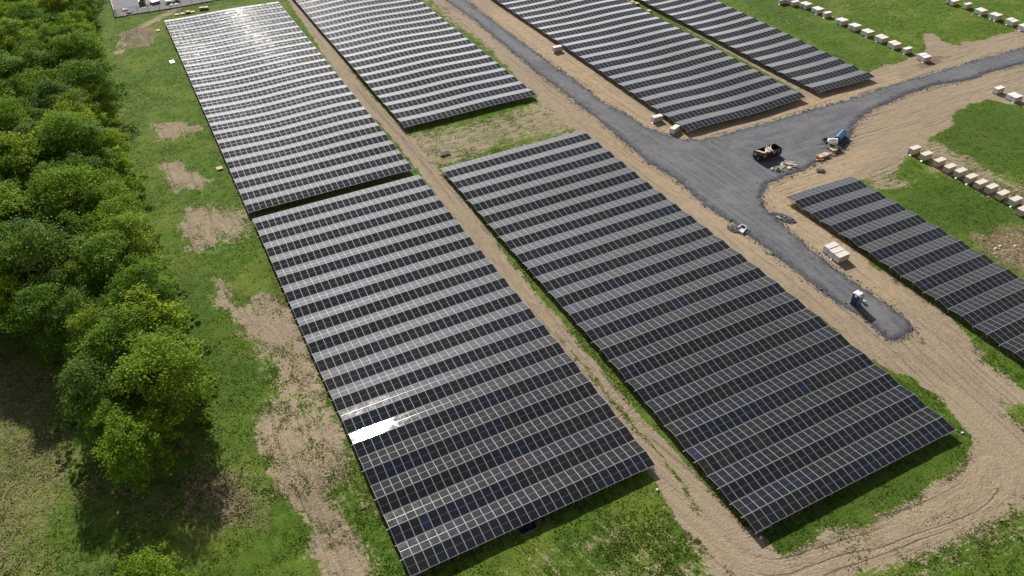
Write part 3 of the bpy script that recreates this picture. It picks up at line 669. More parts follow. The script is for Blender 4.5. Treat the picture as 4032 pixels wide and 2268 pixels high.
for p in edge_seeds:
    best = None
    for ang in np.linspace(0, 2*math.pi, 16, endpoint=False):
        q = p+2.9*np.array([math.cos(ang), math.sin(ang)]); sdv = float(sd_poly(np.array([q[0]]), np.array([q[1]]), WW)[0])
        if best is None or sdv > best[0]: best = (sdv, q)
    q = best[1]
    if all(math.hypot(q[0]-a[0], q[1]-a[1]) > 3.9 for a in pts): pts.append((q[0], q[1], True))
lo_, hi_ = WW.min(0), WW.max(0); hi_[1] = min(hi_[1], 262); lo_[0] = max(lo_[0], -85)
cand = 0
while cand < 9000:
    cand += 1; q = (rt.uniform(lo_[0], hi_[0]), rt.uniform(lo_[1], hi_[1]))
    d0 = CAM[:2]-np.array(q)
    sdv = float(sd_poly(np.array([q[0]]), np.array([q[1]]), WW)[0])
    if sdv < 2.6: continue
    if min((math.hypot(q[0]-a[0], q[1]-a[1]) for a in pts), default=9) < (4.1 if q[1] < 170 else 5.0): continue
    pts.append((q[0], q[1], False))
proj = lambda x, y, z: (lambda d: (1288+FPX/1.5652*(d@R2)/(d@FW), 724.6-FPX/1.5652*(d@U2)/(d@FW)))(np.array([x, y, z])-CAM)
pts.sort(key=lambda p: p[1]); nt_ = 0
for j, (x, y, e) in enumerate(pts):
    if math.hypot(x, y-300) < 1: continue
    u, v = proj(x, y, GZ+7)
    if u < -130 or u > 700 or v < -110 or v > 1500 or y > 262: continue
    k = rt.choices([0, 1, 2, 3, 5], weights=[.40, .24, .10, .10, .16])[0]
    sc = rt.uniform(.72, 1.22)
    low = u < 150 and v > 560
    if low: k = rt.choice([2, 3, 5, 3, 2]); sc *= 1.12  # darker leaf kinds favoured: shade on these crowns is put into leaf colour
    elif e and rt.random() < .25: k = 6; sc = rt.uniform(.9, 1.3)
    lm = TREES[k][4]
    where = 'at the wood edge facing the meadow' if e else 'inside the wood'
    zone = 'upper end' if v < 350 else ('middle' if v < 700 else 'lower end')
    if low: where = 'in the shaded lower left of the wood'; lab = '%s %s' % (KIND[lm], where)
    else: lab = '%s %s, %s' % (KIND[lm], 'on the meadow edge of the wood' if e else 'within the wood', zone)
    grp = lab
    if e and not low:
        lab = '%s, %s from the near tip of the wood along its meadow edge' % (KIND[lm].replace('with bare twigs', '').strip(), ORD[nedge]); nedge += 1; grp = 'trees along the meadow edge of the wood'
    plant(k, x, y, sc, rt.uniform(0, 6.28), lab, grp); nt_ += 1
print('trees', nt_)
bx, by, _ = px(372, 1432, 5.0); plant(0, bx, by, .62, 1.0, 'single bright green treetop poking in at the bottom edge of the picture', None)
bx, by, _ = px(455, 1458, 4.0); plant(6, bx, by, .62, 2.0, 'small green treetop right of the one at the bottom edge', None)
# shrubs along the foot of the wood
SHR = crown_mesh(90, 1.3, .2, 1.7, 12, 1500, .26)[0]; SHR.materials.append(LEAF[1])
SHR2 = crown_mesh(91, 1.1, .1, 1.2, 9, 900, .24)[0]; SHR2.materials.append(LEAF[3])
rs = random.Random(9)
for j, (x, y) in enumerate([px(a, b, .5)[:2] for a, b in [(190,1185),(235,1222),(300,1238),(430,1195),(470,1130),(515,1050),(520,960),(165,1140),(160,1060),(60,905),(120,915),(20,900),(505,870),(470,800),(445,735),(385,600),(395,660)]]):
    o = new_obj('shrub', SHR if rs.random() < .6 else SHR2); o.location = (x, y, ground_z(x, y)); o.rotation_euler = (0, 0, rs.uniform(0, 6)); s_ = rs.uniform(.7, 1.2); o.scale = (s_, s_, s_)
    tag(o, 'low shrub at the foot of the wood', 'shrub', 'shrubs at the foot of the wood')

# ------------------------------------------------------------------ crates of panels
CARD = mat('cardboard', (.42, .32, .23), rough=.85, noise=.18, nscale=2.5); CARD2 = mat('cardboard_light', (.42, .345, .27), rough=.85, noise=.15, nscale=2.5)
LIDT = mat('crate_lid_tan', (.60, .555, .51), rough=.6, noise=.08, nscale=3); LID = mat('crate_lid', (.70, .68, .665), rough=.6, noise=.06, nscale=3); WRAP = mat('white_wrap', (.60, .64, .66), rough=.45, noise=.10, nscale=4, bump=.3)
TEAL = mat('teal_wrap', (.30, .45, .44), rough=.5, noise=.1); WOODM = mat('pallet_wood', (.62, .50, .30), rough=.8, noise=.22, nscale=5); WOODD = mat('weathered_wood', (.30, .22, .14), rough=.9, noise=.3, nscale=5)
WHITE = mat('white_plastic', (.78, .78, .77), rough=.5); BLACK = mat('black_paint', (.012, .012, .013), rough=.45, noise=.3); DARKHOLE = mat('dark_print', (.05, .045, .04), rough=.8)
STRAP = mat('strap', (.10, .10, .11), rough=.5)
def crate_meshes():
    S = {}
    mb = MB(); mb.box((0, 0, .67), (2.33, 1.11, 1.08)); S['box'] = mb.mesh('box')
    mb = MB(); mb.box((0, 0, 1.232), (2.37, 1.15, .045)); S['lid'] = mb.mesh('lid')
    mb = MB()
    for y in (-.48, 0, .48): mb.box((0, y, .055), (2.3, .1, .11))
    for x in (-1.05, -.35, .35, 1.05): mb.box((x, 0, .12), (.12, 1.1, .022))
    S['pallet'] = mb.mesh('pallet')
    mb = MB(); mb.box((-1.178, 0, .68), (.024, 1.115, 1.05)); S['end_wrap'] = mb.mesh('end_wrap')
    mb = MB(); mb.box((.45, -.562, .98), (.34, .012, .16)); mb.box((-.6, -.562, .98), (.2, .012, .10)); S['hand_hole'] = mb.mesh('hand_hole')
    mb = MB(); mb.tube((0, 0, 1.254), (0, 0, 1.262), .11, n=12); S['lid_dot'] = mb.mesh('lid_dot')
    mb = MB()
    V = [(-1.19, -.5, .25), (-1.19, -.2, .22), (-1.45, -.15, .03), (-1.6, -.45, .02), (-1.4, -.62, .05)]
    mb.add(V, [[0, 1, 2], [0, 2, 3], [0, 3, 4]]); S['loose_wrap'] = mb.mesh('loose_wrap')
    mats = dict(box=CARD, lid=LID, pallet=WOODD, end_wrap=WRAP, hand_hole=DARKHOLE, lid_dot=WHITE, loose_wrap=WHITE)
    for k, v in S.items(): v.materials.append(mats[k])
    S['box2'] = S['box'].copy(); S['box2'].materials.clear(); S['box2'].materials.append(CARD2)
    S['teal'] = S['end_wrap'].copy(); S['teal'].materials.clear(); S['teal'].materials.append(TEAL)
    S['lid2'] = S['lid'].copy(); S['lid2'].materials.clear(); S['lid2'].materials.append(LIDT)
    return S
CR = crate_meshes()
rc = random.Random(4)
def crate(x, y, label, group, rz=0., style='white', loose=False, end=None):
    o = thing('panel_crate', label, 'crate', (x, y, ground_z(x, y)), rz, group)
    sc = rc.uniform(.96, 1.04); o.scale = (1, 1, sc)
    new_obj('pallet', CR['pallet'], o); new_obj('box', CR['box' if style == 'white' else 'box2'], o); new_obj('lid', CR['lid' if style == 'white' else 'lid2'], o)
    if end or style in ('white', 'road'): new_obj('end_wrap', CR['teal' if end == 'teal' else 'end_wrap'], o)
    if style == 'tan': new_obj('lid_dot', CR['lid_dot'], o)
    if rc.random() < .75: new_obj('hand_hole', CR['hand_hole'], o)
    if loose: new_obj('loose_wrap', CR['loose_wrap'], o)
def crates(L, phr, group, style='white'):
    n = len(L)
    for i, (a, b) in enumerate(L[::-1]):
        p = P4(a, b, 1.25); crate(p[0], p[1], phr % ORD[i], group, rc.uniform(-.03, .03), style, rc.random() < .35, 'teal' if (style == 'tan' and i == 1) else None)
LINE1 = [(3082,-3),(3110,-5),(3131,4),(3167,9.6),(3181.5,14.6),(3214.5,28.8),(3227.4,34.9),(3258.4,48.9),(3308.4,73.6),(3323,79),(3360,95.3),(3374.6,100.8),(3411,117.4),(3425,123.8),(3465,139.9),(3480.3,147),(3516.5,164.6),(3531,171.2),(3574.5,188.8),(3634,213.8),(3649,221.5)]
crates(LINE1, 'white topped panel crate, %s from the road end of the long line across the grass', 'panel crates in the long upper line')
LINE2 = [(3743,-6),(3760,1.2),(3811.8,14.5),(3857.7,33.8),(3872,39.5),(3914.5,52),(3930.5,59),(3979,74.2),(3994.3,81),(4030,97),(4046,103)]
crates(LINE2, 'white topped panel crate, %s from the right in the short top right corner line', 'panel crates in the top right corner line')
LINE3 = [(3936,345),(3987.9,368.6),(4006.5,377.5)]
crates(LINE3, 'tan panel crate, %s from the right of the three on bare earth', 'panel crates on bare earth near the right edge')
LINE4 = [(3552+a/3.033, 560+b/3.033) for a, b in [(158,62),(295,133),(455,207),(580,278),(705,333),(832,403),(950,468),(1080,523),(1212,597),(1365,668),(1460,785)]]
crates(LINE4, 'tan panel crate, %s from the right edge in the line between the two green strips', 'tan panel crates between the green strips', 'tan')
for i, ((a, b), w_) in enumerate(zip([(152,135),(195,172),(240,205)], ('farthest', 'middle', 'nearest'))):
    p = P4(3200+a/2.0475, 900+b/2.0475, 1.25); crate(p[0], p[1], w_+' of three panel crates side by side at the edge of the gravel road', 'three panel crates by the gravel road', .02, 'road', i == 1)
for (a, b, rz, w_) in ((2194,182.8,0,'lone panel crate near the top, between the gravel road and the wide solar block'), (2587.7,456,0,'white wrapped panel crate beside the front left corner of the wide solar block'), (2657.6,498.7,.38,'skewed panel crate right at the front left corner of the wide solar block')):
    p = P4(a, b, 1.25); crate(p[0], p[1], w_, 'panel crates along the road verge', rz, 'road', rz == 0, None)

# ------------------------------------------------------------------ wooden pallets
def pallet_stack(x, y, label, n=1, rz=0., mt=None, sx=1.2, sy=1.15, plank=True, group='wooden pallets left about the site'):
    t = thing('pallet_stack' if n > 1 else 'wooden_pallet', label, 'pallet', (x, y, ground_z(x, y)), rz, group); mt = mt or WOODM
    deck = MB(); deck.box((0, 0, .15), (sx, .10*sy/1.0, .02)); dm = None
    board = bpy.data.meshes.new('deck_board'); 
    mb = MB(); mb.box((0, 0, 0), (sx, .125, .022)); board = mb.mesh('deck_board'); board.materials.append(mt)
    mb = MB(); mb.box((0, 0, 0), (.09, sy, .09)); bear = mb.mesh('bearer'); bear.materials.append(WOODD)
    for k in range(n):
        z = .145*k
        for q in (-1, 0, 1):
            o = new_obj('bearer', bear, t); o.location = (q*(sx/2-.05), 0, z+.06)
        nb = int(sy/.15)
        if k == n-1 or k == 0:
            for j in range(nb):
                o = new_obj('deck_board', board, t); o.location = (0, -sy/2+.07+j*(sy-.14)/(nb-1), z+.118)
        else:
            mb = MB(); mb.box((0, 0, z+.118), (sx, sy, .022)); mb.build('deck_panel', mt, t)
    return t
for a, b, n_, lab in ((1480,297,2,'leftmost pale pallet stack behind the far edge of the shining block'), (1600,277,2,'second pale pallet stack from the left behind the shining block'), (1712,232,4,'third pallet stack behind the shining block, with loose boards on top'), (1812,240,2,'fourth pallet stack from the left behind the shining block'), (2000,148,5,'tall pallet stack near the fenced yard, left of two'), (2095,142,5,'tall pallet stack near the fenced yard, right of two')):
    p = P4(420+a/5.367, b/5.367, .15*n_); pallet_stack(p[0], p[1], lab, n_, .05)
p = P4(621.3, 118.3, .15); pallet_stack(p[0], p[1], 'single pale pallet on the grass left of the shining solar block', 1, .02)
p = P4(863.5, 660, .3); pallet_stack(p[0], p[1], 'pale pallet on the meadow beside the lower end of the shining solar block', 2, .02)
for a, b, n_, lab in ((545,30,2,'upper left pale pallet in the lane between the two upper right blocks'), (648,65,4,'pallet stack just right of the topmost pallet in the upper right lane'), (940,243,3,'lowest pallet stack in the lane between the two upper right blocks')):
    p = P4(2400+a/6.067, b/6.067, .15*n_); pallet_stack(p[0], p[1], lab, n_, .1)
for x, y, n_, rz, lab in ((109.6, 49.25, 5, -.1, 'tall pallet stack beside the white tank trailer'), (107.0, 48.75, 4, .05, 'middle pallet stack in the row by the junction'), (105.65, 48.7, 4, .0, 'pallet stack right next to the red cone')):
    pallet_stack(x, y, lab, n_, rz)

# loose stones spilt along the road shoulders
def shoulder_stones(n=5500):
    r = np.random.default_rng(77); i = r.integers(0, len(ROADW), n*3); L = np.roll(ROADW, -1, 0)-ROADW; ln_ = np.hypot(L[:, 0], L[:, 1]); i = r.choice(len(ROADW), n*2, p=ln_/ln_.sum())
    t_ = r.random(n*2)[:, None]; nrm = np.stack([-L[:, 1], L[:, 0]], 1)/ln_[:, None]
    P = ROADW[i]+L[i]*t_+nrm[i]*(r.normal(0, .75, n*2)*r.uniform(.4, 1.5, n*2))[:, None]
    sd_ = sd_poly(P[:, 0], P[:, 1], ROADW); k = (P[:, 0] < 225) & (P[:, 1] < 205) & (P[:, 1] > -20) & (sd_ > -1.9) & (r.random(n*2) < np.where(sd_ < 0, np.exp(sd_*1.3), .8)); P = P[k][:n]; sd_ = sd_[k][:n]; n = len(P)
    s_ = r.uniform(.035, .105, n)*np.where(r.random(n) < .05, 1.8, 1); z = terr(P[:, 0], P[:, 1])+GZ+np.where(sd_ > 0, .14, .03)+.08*np.clip(sd_, 0, 1)
    base = np.array([(-1, -1, -.5), (1, -1, -.5), (1, 1, -.5), (-1, 1, -.5), (-.6, -.5, .6), (.6, -.6, .6), (.5, .6, .6), (-.6, .6, .6)]); a_ = r.uniform(0, 3.1, n); c_, q_ = np.cos(a_), np.sin(a_)
    B = base[None]*s_[:, None, None]*np.stack([r.uniform(.7, 1.4, n), r.uniform(.6, 1.1, n), r.uniform(.6, 1.2, n)], 1)[:, None]
    V = np.stack([B[..., 0]*c_[:, None]-B[..., 1]*q_[:, None]+P[:, :1], B[..., 0]*q_[:, None]+B[..., 1]*c_[:, None]+P[:, 1:2], B[..., 2]+z[:, None]], -1).reshape(-1, 3)
    F0 = np.array([[4, 5, 6, 7], [0, 1, 5, 4], [1, 2, 6, 5], [2, 3, 7, 6], [3, 0, 4, 7]]); F = (F0[None]+np.arange(n)[:, None, None]*8).reshape(-1, 4)
    tag(new_obj('road_stones', quads_mesh('road_stones', V, F), None, [mat('crushed_stone', (.15, .153, .165), rough=.9, noise=.5, nscale=.9)]), 'loose dark crushed stone along the shoulders of the gravel road', 'crushed stone', kind='stuff')
shoulder_stones()

# ------------------------------------------------------------------ loose solar panels
def loose_panel(x, y, z, rz, label, up=True, tilt=0.):
    t = thing('loose_solar_panel', label, 'solar panel', (x, y, ground_z(x, y)+z), rz); t.rotation_euler = (tilt, 0, rz)
    if up:
        o = new_obj('panel_face', PMESH[2], t)
    else:
        mb = MB(); mb.box((0, 0, -.02), (PW-.05, PL-.05, .012)); mb.build('backsheet', WRAP, t)
        mb = MB()
        for sx_, sy_, dx, dy in ((-PW/2+.015, 0, .03, PL), (PW/2-.015, 0, .03, PL), (0, -PL/2+.015, PW-.06, .03), (0, PL/2-.015, PW-.06, .03)): mb.box((sx_, sy_, 0), (dx, dy, .036))
        mb.build('frame', FRAME, t)
    return t
loose_panel(40.25, 86.6, .42, R(93), 'solar panel lying on wood blocks on bare earth above the right block')
pallet_stack(40.5, 86.35, 'wood pallet under the single loose solar panel on bare earth', 2, .1, sx=1.3, sy=.9)
loose_panel(14.1, -.05, .10, R(94), 'single solar panel lying on the grass in front of the near block')
loose_panel(-2.85, 164.3, .10, R(2), 'single solar panel lying face down on the grass left of the shining block', False)
p = P4(1680+428/4.096, 520+120/4.096, .05); q = P4(1680+430/4.096, 520+158/4.096, .05); q0 = P4(1680+428/4.096, 520+82/4.096, .05)
mb = MB(); mb.tube((q0[0], q0[1], q0[2]+.05), (p[0], p[1], p[2]+.06), .035, n=6); mb.tube((p[0], p[1], p[2]+.06), (q[0], q[1], q[2]+.05), .035, n=6)
tag(mb.build('plastic_tube', WHITE), 'thin bent white tube lying on the bare earth above the loose panel', 'tube')
for k, (a, b, lab) in enumerate((((770,368),(810,318),'leaning sawn wood batten on the bare earth, left of two'), ((818,285),(905,350),'dark wood batten with a pale end on the bare earth, right of two'))):
    A = P4(1680+a[0]/4.096, 520+a[1]/4.096, .1); B_ = P4(1680+b[0]/4.096, 520+b[1]/4.096, .1)
    mb = MB(); mb.tube(A, B_, .05, n=4); o = mb.build('wood_batten', WOODD); tag(o, lab, 'batten')

# ------------------------------------------------------------------ dumpster with wood
DX, DY = 93.55, 52.7; gz = ground_z(96, 53)+.2
t = thing('dumpster', 'long black open-top dumpster holding scrap wood on the gravel junction', 'dumpster', (DX+2.75, DY+1.05, gz), .03)
Lh, Wh, H = 2.75, 1.1, 1.55
mb = MB(); mb.box((0, 0, .22), (2*Lh, 2*Wh, .08)); mb.box((0, -Wh+.03, .9), (2*Lh, .06, 1.3)); mb.box((0, Wh-.03, .9), (2*Lh, .06, 1.3)); mb.box((-Lh+.03, 0, .9), (.06, 2*Wh-.12, 1.3)); mb.box((Lh-.03, 0, .9), (.06, 2*Wh-.12, 1.3)); mb.build('body', BLACK, t)
mb = MB()
for y in (-Wh, Wh): mb.box((0, y, H+.03), (2*Lh+.16, .12, .12))
for x in (-Lh, Lh): mb.box((x, 0, H+.03), (.12, 2*Wh-.12, .12))
mb.build('top_rail', mat('worn_black_paint', (.035, .035, .038), rough=.4, noise=.4), t, bevel=.02)
for k in range(7):
    for y in (-Wh-.04, Wh+.04):
        mb = MB(); mb.box((-Lh+.35+k*.8, y, .88), (.09, .09, 1.25), taper=.8); mb.build('rib', BLACK, t)
for y in (-.55, .55):
    mb = MB(); mb.box((0, y, .1), (2*Lh, .14, .16)); mb.build('skid', BLACK, t)
for x in (-Lh+.5, Lh-.5):
    for y in (-.85, .85): mb = MB(); mb.tube((x, y-.08, .1), (x, y+.08, .1), .1, n=12); mb.build('roller', STEEL, t)
mb = MB(); mb.box((-Lh-.045, 0, .85), (.03, 1.9, 1.2)); mb.build('tail_door', BLACK, t)
STK = mat('grey_sticker', (.45, .46, .47), rough=.5)
for x, y, dx, dy, z in ((-Lh-.07, .45, .012, .6, 1.15), (-Lh+1.1, -Wh-.006, .5, .012, 1.05), (.75, -Wh-.006, .5, .012, 1.2), (1.95, -Wh-.006, .22, .012, 1.1), (-Lh-.07, -.5, .012, .22, .6)):
    mb = MB(); mb.box((x, y, z), (dx, dy, .42 if max(dx, dy) > .3 else .24)); mb.build('sticker', STK, t)
PALEW = mat('pale_planks', (.66, .55, .45), rough=.8, noise=.15, nscale=4); cx, cy = DX+2.75, DY+1.05
for k in range(20):
    L = rc.uniform(1.2, 1.9); an = rc.uniform(.7, 1.35); x = cx-.35+rc.uniform(-.55, 1.35); y = cy+rc.uniform(-.35, .35)
    mb = MB(); mb.box((0, 0, 0), (L, .13, .05)); o = mb.build('scrap_plank', PALEW); o.location = (x, y, gz+1.15+k*.026+rc.uniform(0, .06)); o.rotation_euler = (rc.uniform(-.15, .15), rc.uniform(-.25, .18), an)
    tag(o, 'pale scrap plank heaped in the black dumpster', 'plank', 'scrap planks in the dumpster')
for k in range(6):
    x = cx-.2+rc.uniform(-.9, 1.6); mb = MB(); mb.box((0, 0, 0), (1.3, .9, .5)); o = mb.build('scrap_box', CARD); o.location = (x, cy+rc.uniform(-.4, .4), gz+.62); o.rotation_euler = (rc.uniform(-.2, .2), rc.uniform(-.2, .2), rc.uniform(0, 3))
    tag(o, 'cardboard carton under the planks in the black dumpster', 'carton', 'cartons in the dumpster')
mb = MB(); mb.box((0, 0, 0), (1.0, 2.0, .05)); o = mb.build('plywood_sheet', mat('plywood', (.40, .27, .15), rough=.8, noise=.2, nscale=3)); o.location = (cx-2.0, cy-.05, gz+1.68); o.rotation_euler = (R(-6), R(14), R(12))
tag(o, 'brown plywood sheet lying across the left end of the black dumpster', 'plywood')

# ------------------------------------------------------------------ tanks and trailer
BLUE = mat('blue_tank_paint', (.035, .13, .36), rough=.35, noise=.12); NAVY = mat('navy_paint', (.008, .02, .10), rough=.4)
def tank(name, label, A, B_, r, mt, endm, parent=None):
    A = Vector(A); B_ = Vector(B_); d = (B_-A).normalized()
    t = thing(name, label, 'tank', ((A+B_)/2), 0)
    o_ = (A+B_)/2; mb = MB(); n = 24
    prof = [(0, 0), (.10, .62), (.22, .9), (.40, 1.), ]; L = (B_-A).length
    mb.tube(A-o_, B_-o_, r, n=n, cap=False); mb.build('shell', mt, t, smooth=True)
    for s_, P_, D in ((0, A, -d), (1, B_, d)):
        mb = MB(); q = P_-o_; rr = r; 
        for f0, f1, h0, h1 in ((1., .85, 0, .08), (.85, .5, .08, .16), (.5, .02, .16, .2)): mb.tube(q+D*h0, q+D*h1, r*f0, r*f1, n=n, cap=f1 < .1)
        mb.build('tank_end', endm, t, smooth=True)
    return t, o_
bz = ground_z(114, 52)+.2
t, o_ = tank('blue_tank', 'long blue cylindrical tank lying at the edge of the gravel junction', (112.5, 51.3, bz+.72), (115.9, 52.9, bz+.72), .66, BLUE, NAVY)
for f in (-.9, -.1, .7, 1.3):
    q = Vector((114.2, 52.1, bz+.72))-o_+Vector((.905, .425, 0))*f
    mb = MB(); mb.tube(q+Vector((0, 0, .6)), q+Vector((0, 0, .74)), .12, n=12); mb.build('fitting', BLACK, t)
for f in (-1.2, 1.2):
    q = Vector((.905, .425, 0))*f+Vector((0, 0, -.6)); mb = MB(); mb.box(q, (.14, 1.0, .2), rz=.44); mb.build('cradle', NAVY, t)
tz = ground_z(110, 51)+.2
ax = Vector((1.65, -.95, 0)).normalized()
c0 = Vector((110.75, 50.85, tz+1.15)); A = c0-ax*.85; B_ = c0+ax*.85
t, o_ = tank('tank_trailer', 'white water tank on a small black trailer between blue tank and pallets', A, B_, .56, WHITE, WHITE); t['category'] = 'trailer'
side = Vector((-ax.y, ax.x, 0))
for f in (-.8, .8): mb = MB(); mb.tube(ax*(f-.05), ax*(f+.05), .60, n=24); mb.build('rim_band', WHITE, t)
mb = MB(); mb.tube((0, 0, .5), (0, 0, .68), .16, n=14); mb.build('filler_cap', WHITE, t)
mb = MB()
for s_ in (-.5, .5):
    mb.tube(ax*-1.3+side*s_+Vector((0, 0, -.66)), ax*1.0+side*s_+Vector((0, 0, -.66)), .05, n=4)
    mb.tube(ax*-1.3+side*s_+Vector((0, 0, -.66)), ax*-2.6+Vector((0, 0, -.7)), .05, n=4)
for f in (-1.3, -.5, .3, 1.0): mb.tube(ax*f-side*.5+Vector((0, 0, -.66)), ax*f+side*.5+Vector((0, 0, -.66)), .04, n=4)
mb.tube(ax*-2.6+Vector((0, 0, -.7)), ax*-3.2+Vector((0, 0, -.72)), .05, n=4)
mb.build('chassis', BLACK, t)
for s_ in (-.68, .68):
    w0 = side*s_+Vector((0, 0, -.83)); mb = MB(); mb.tube(w0-side*.1, w0+side*.1, .32, n=18); o = mb.build('wheel', BLACK, t); mb = MB(); mb.tube(w0-side*.11, w0+side*.11, .15, n=12); r_ = mb.build('hub', STEEL, o)
mb = MB(); mb.box(ax*-1.15+Vector((0, 0, -.35)), (.5, .6, .5), rz=-.52); mb.build('pump', BLACK, t, bevel=.04)
mb = MB(); mb.tube(ax*-1.5+side*.25+Vector((0, 0, -.5)), ax*-1.55+side*.3+Vector((0, 0, .25)), .05, n=8); mb.tube(ax*-1.9+Vector((0, 0, -.6)), ax*-1.0+side*.1+Vector((0, 0, -.05)), .06, n=8); mb.build('hose', BLACK, t)
# cone
q = P4(2900+1635/5.152, 480+765/5.152, 0); RED = mat('red_orange_plastic', (.70, .045, .02), rough=.5)
t = thing('traffic_cone', 'red traffic cone beside the pallet stack at the junction', 'cone', (q[0], q[1], ground_z(q[0], q[1])+.2), .3)
mb = MB(); mb.box((0, 0, .03), (.62, .62, .06)); mb.build('base', RED, t, bevel=.02)
mb = MB(); mb.tube((0, 0, .06), (0, 0, .42), .22, .15, n=14, cap=False); mb.tube((0, 0, .58), (0, 0, 1.05), .115, .04, n=14); mb.build('body', RED, t)
mb = MB(); mb.tube((0, 0, .42), (0, 0, .58), .152, .116, n=14, cap=False); mb.build('collar', RED, t)
mb = MB(); mb.box((0, 0, .03), (1.2, .12, .06)); o = mb.build('red_board', RED); o.location = (q[0]-.3, q[1]+.15, ground_z(q[0], q[1])+.2); o.rotation_euler = (0, 0, 1.2); tag(o, 'short red board lying at the foot of the cone', 'board')
# debris
GREYP = mat('grey_sheeting', (.42, .46, .47), rough=.5, noise=.25, bump=.3); OLIVE = mat('dull_tarp', (.16, .18, .15), rough=.7, noise=.4)
def crumple(name, label, cat, cx, cy, rx_, ry_, h, mt, seed, n=9):
    r = np.random.default_rng(seed); mb = MB(); V = []; F = []
    for i in range(n):
        for j in range(n):
            u = -1+2*i/(n-1); v = -1+2*j/(n-1); e = max(0, 1-max(abs(u), abs(v))**2)
            V.append((u*rx_*(1+.2*r.normal()*.5), v*ry_*(1+.2*r.normal()*.5), .02+e*h*(.4+r.random())))
    for i in range(n-1):
        for j in range(n-1): a = i*n+j; F.append([a, a+n, a+n+1, a+1])
    mb.add(V, F); o = mb.build(name, mt); o.location = (cx, cy, ground_z(cx, cy)+.19); o.rotation_euler = (0, 0, r.uniform(0, 3)); return tag(o, label, cat)
crumple('crumpled_sheeting', 'crumpled pale grey sheeting on the gravel, left part of the litter', 'sheeting', 93.9, 49.3, .5, .35, .35, GREYP, 1)
crumple('crumpled_sheeting', 'olive tarp heap in the litter below the dumpster', 'tarp', 94.5, 48.5, .7, .45, .45, OLIVE, 2)
crumple('crumpled_sheeting', 'pale folded sheet at the lower right of the tarp heap', 'sheeting', 95.0, 48.1, .5, .4, .35, GREYP, 3)
crumple('crumpled_sheeting', 'white sheeting spread over scrap below the right end of the dumpster', 'sheeting', 97.5, 49.9, .9, .6, .30, GREYP, 4)
crumple('black_bag', 'small black heap on the gravel left of the blue tank', 'bag', 111.6, 53.4, .8, .35, .3, BLACK, 5)
crumple('stone_scrap', 'grey rubble heap on the sandy bank below the junction', 'rubble', 101.9, 44.7, .9, .45, .4, mat('rubble', (.30, .27, .25), rough=.9, noise=.4, nscale=8), 6)
for k in range(9):
    L = rc.uniform(1.2, 2.4); mb = MB(); mb.box((0, 0, 0), (L, .12, .04)); o = mb.build('litter_plank', PALEW if k % 3 else WHITE)
    o.location = (98.0+rc.uniform(-.7, .6), 49.2+rc.uniform(-.7, .6), ground_z(98, 49)+.26+.04*k); o.rotation_euler = (0, rc.uniform(-.05, .05), R(-62)+rc.uniform(-.35, .35)); tag(o, 'loose plank in the scrap heap below the dumpster', 'plank', 'planks in the scrap heap')
mb = MB(); mb.box((0, 0, .1), (.75, .65, .2)); o = mb.build('carton', PALEW); o.location = (97.0, 48.1, ground_z(97, 48)+.2); tag(o, 'small pale flat carton at the tip of the scrap heap', 'carton')
mb = MB(); mb.box((0, 0, .03), (1.9, .9, .06)); o = mb.build('dark_board', WOODD); o.location = (96.0, 49.1, ground_z(96, 49)+.2); o.rotation_euler = (0, 0, .25); tag(o, 'dark brown board between the tarp and the planks', 'board')
for k, (x, y, an) in enumerate(((108.6, 49.0, -.5), (108.3, 48.6, -.9), (104.8, 47.9, -.3))):
    mb = MB(); mb.box((0, 0, 0), (2.2-k*.3, .14, .06)); o = mb.build('loose_beam', PALEW); o.location = (x, y, ground_z(x, y)+.28); o.rotation_euler = (0, 0, an); tag(o, ('long pale beam lying between the pallet stacks', 'second pale beam lying under the tall pallet stack', 'short pale beam at the foot of the cone side stack')[k], 'beam')

# ------------------------------------------------------------------ portable toilet
q = px(2150, 778); gx, gy = 77.1, 11.55
t = thing('portable_toilet', 'dark blue portable toilet with a white roof on the gravel road', 'portable toilet', (gx, gy, ground_z(gx, gy)+.2), .12)
TB = mat('toilet_blue', (.010, .028, .12), rough=.45); TG = mat('toilet_grey_side', (.10, .14, .155), rough=.5)
mb = MB(); mb.box((0, 0, .1), (1.2, 1.2, .2)); mb.build('base', BLACK, t, bevel=.02)
mb = MB(); mb.box((-.54, 0, 1.15), (.04, 1.1, 1.9)); mb.box((0, .54, 1.15), (1.04, .04, 1.9)); mb.box((.54, 0, 1.15), (.04, 1.1, 1.9)); mb.build('side_wall', TB, t)
mb = MB(); mb.box((0, -.55, 1.1), (1.0, .045, 1.8)); d_ = mb.build('door', TG, t, bevel=.02); mb = MB(); mb.box((.36, -.59, 1.1), (.05, .04, .18)); mb.build('handle', BLACK, d_)
for x in (-.53, .53):
    mb = MB(); mb.box((x, -.55, 1.12), (.06, .10, 1.92)); mb.build('corner_post', TB, t)
mb = MB(); mb.tube((0, -.585, 1.82), (0, -.575, 1.82), .2, n=16); mb.build('sign', WHITE, t)
mb = MB(); mb.tube((-.575, 0, 1.82), (-.565, 0, 1.82), .21, n=16); mb.build('vent_sign', WHITE, t)
mb = MB(); mb.box((0, 0, 2.13), (1.2, 1.2, .1)); mb.box((0, 0, 2.25), (1.16, 1.16, .14), taper=.72); mb.build('roof', WHITE, t, bevel=.03)
mb = MB(); mb.tube((.3, .2, 2.25), (.3, .2, 2.5), .06, n=10); mb.build('vent_pipe', STEEL, t)
mb = MB(); mb.box((0, 0, .18), (.4, .4, .36)); mb.box((0, 0, .38), (.44, .44, .04)); o = mb.build('small_bin', GREYP); o.location = (gx+1.35, gy-.35, ground_z(gx, gy)+.2); o.rotation_euler = (0, .2, .4); tag(o, 'little grey box on the gravel at the right foot of the toilet', 'box')

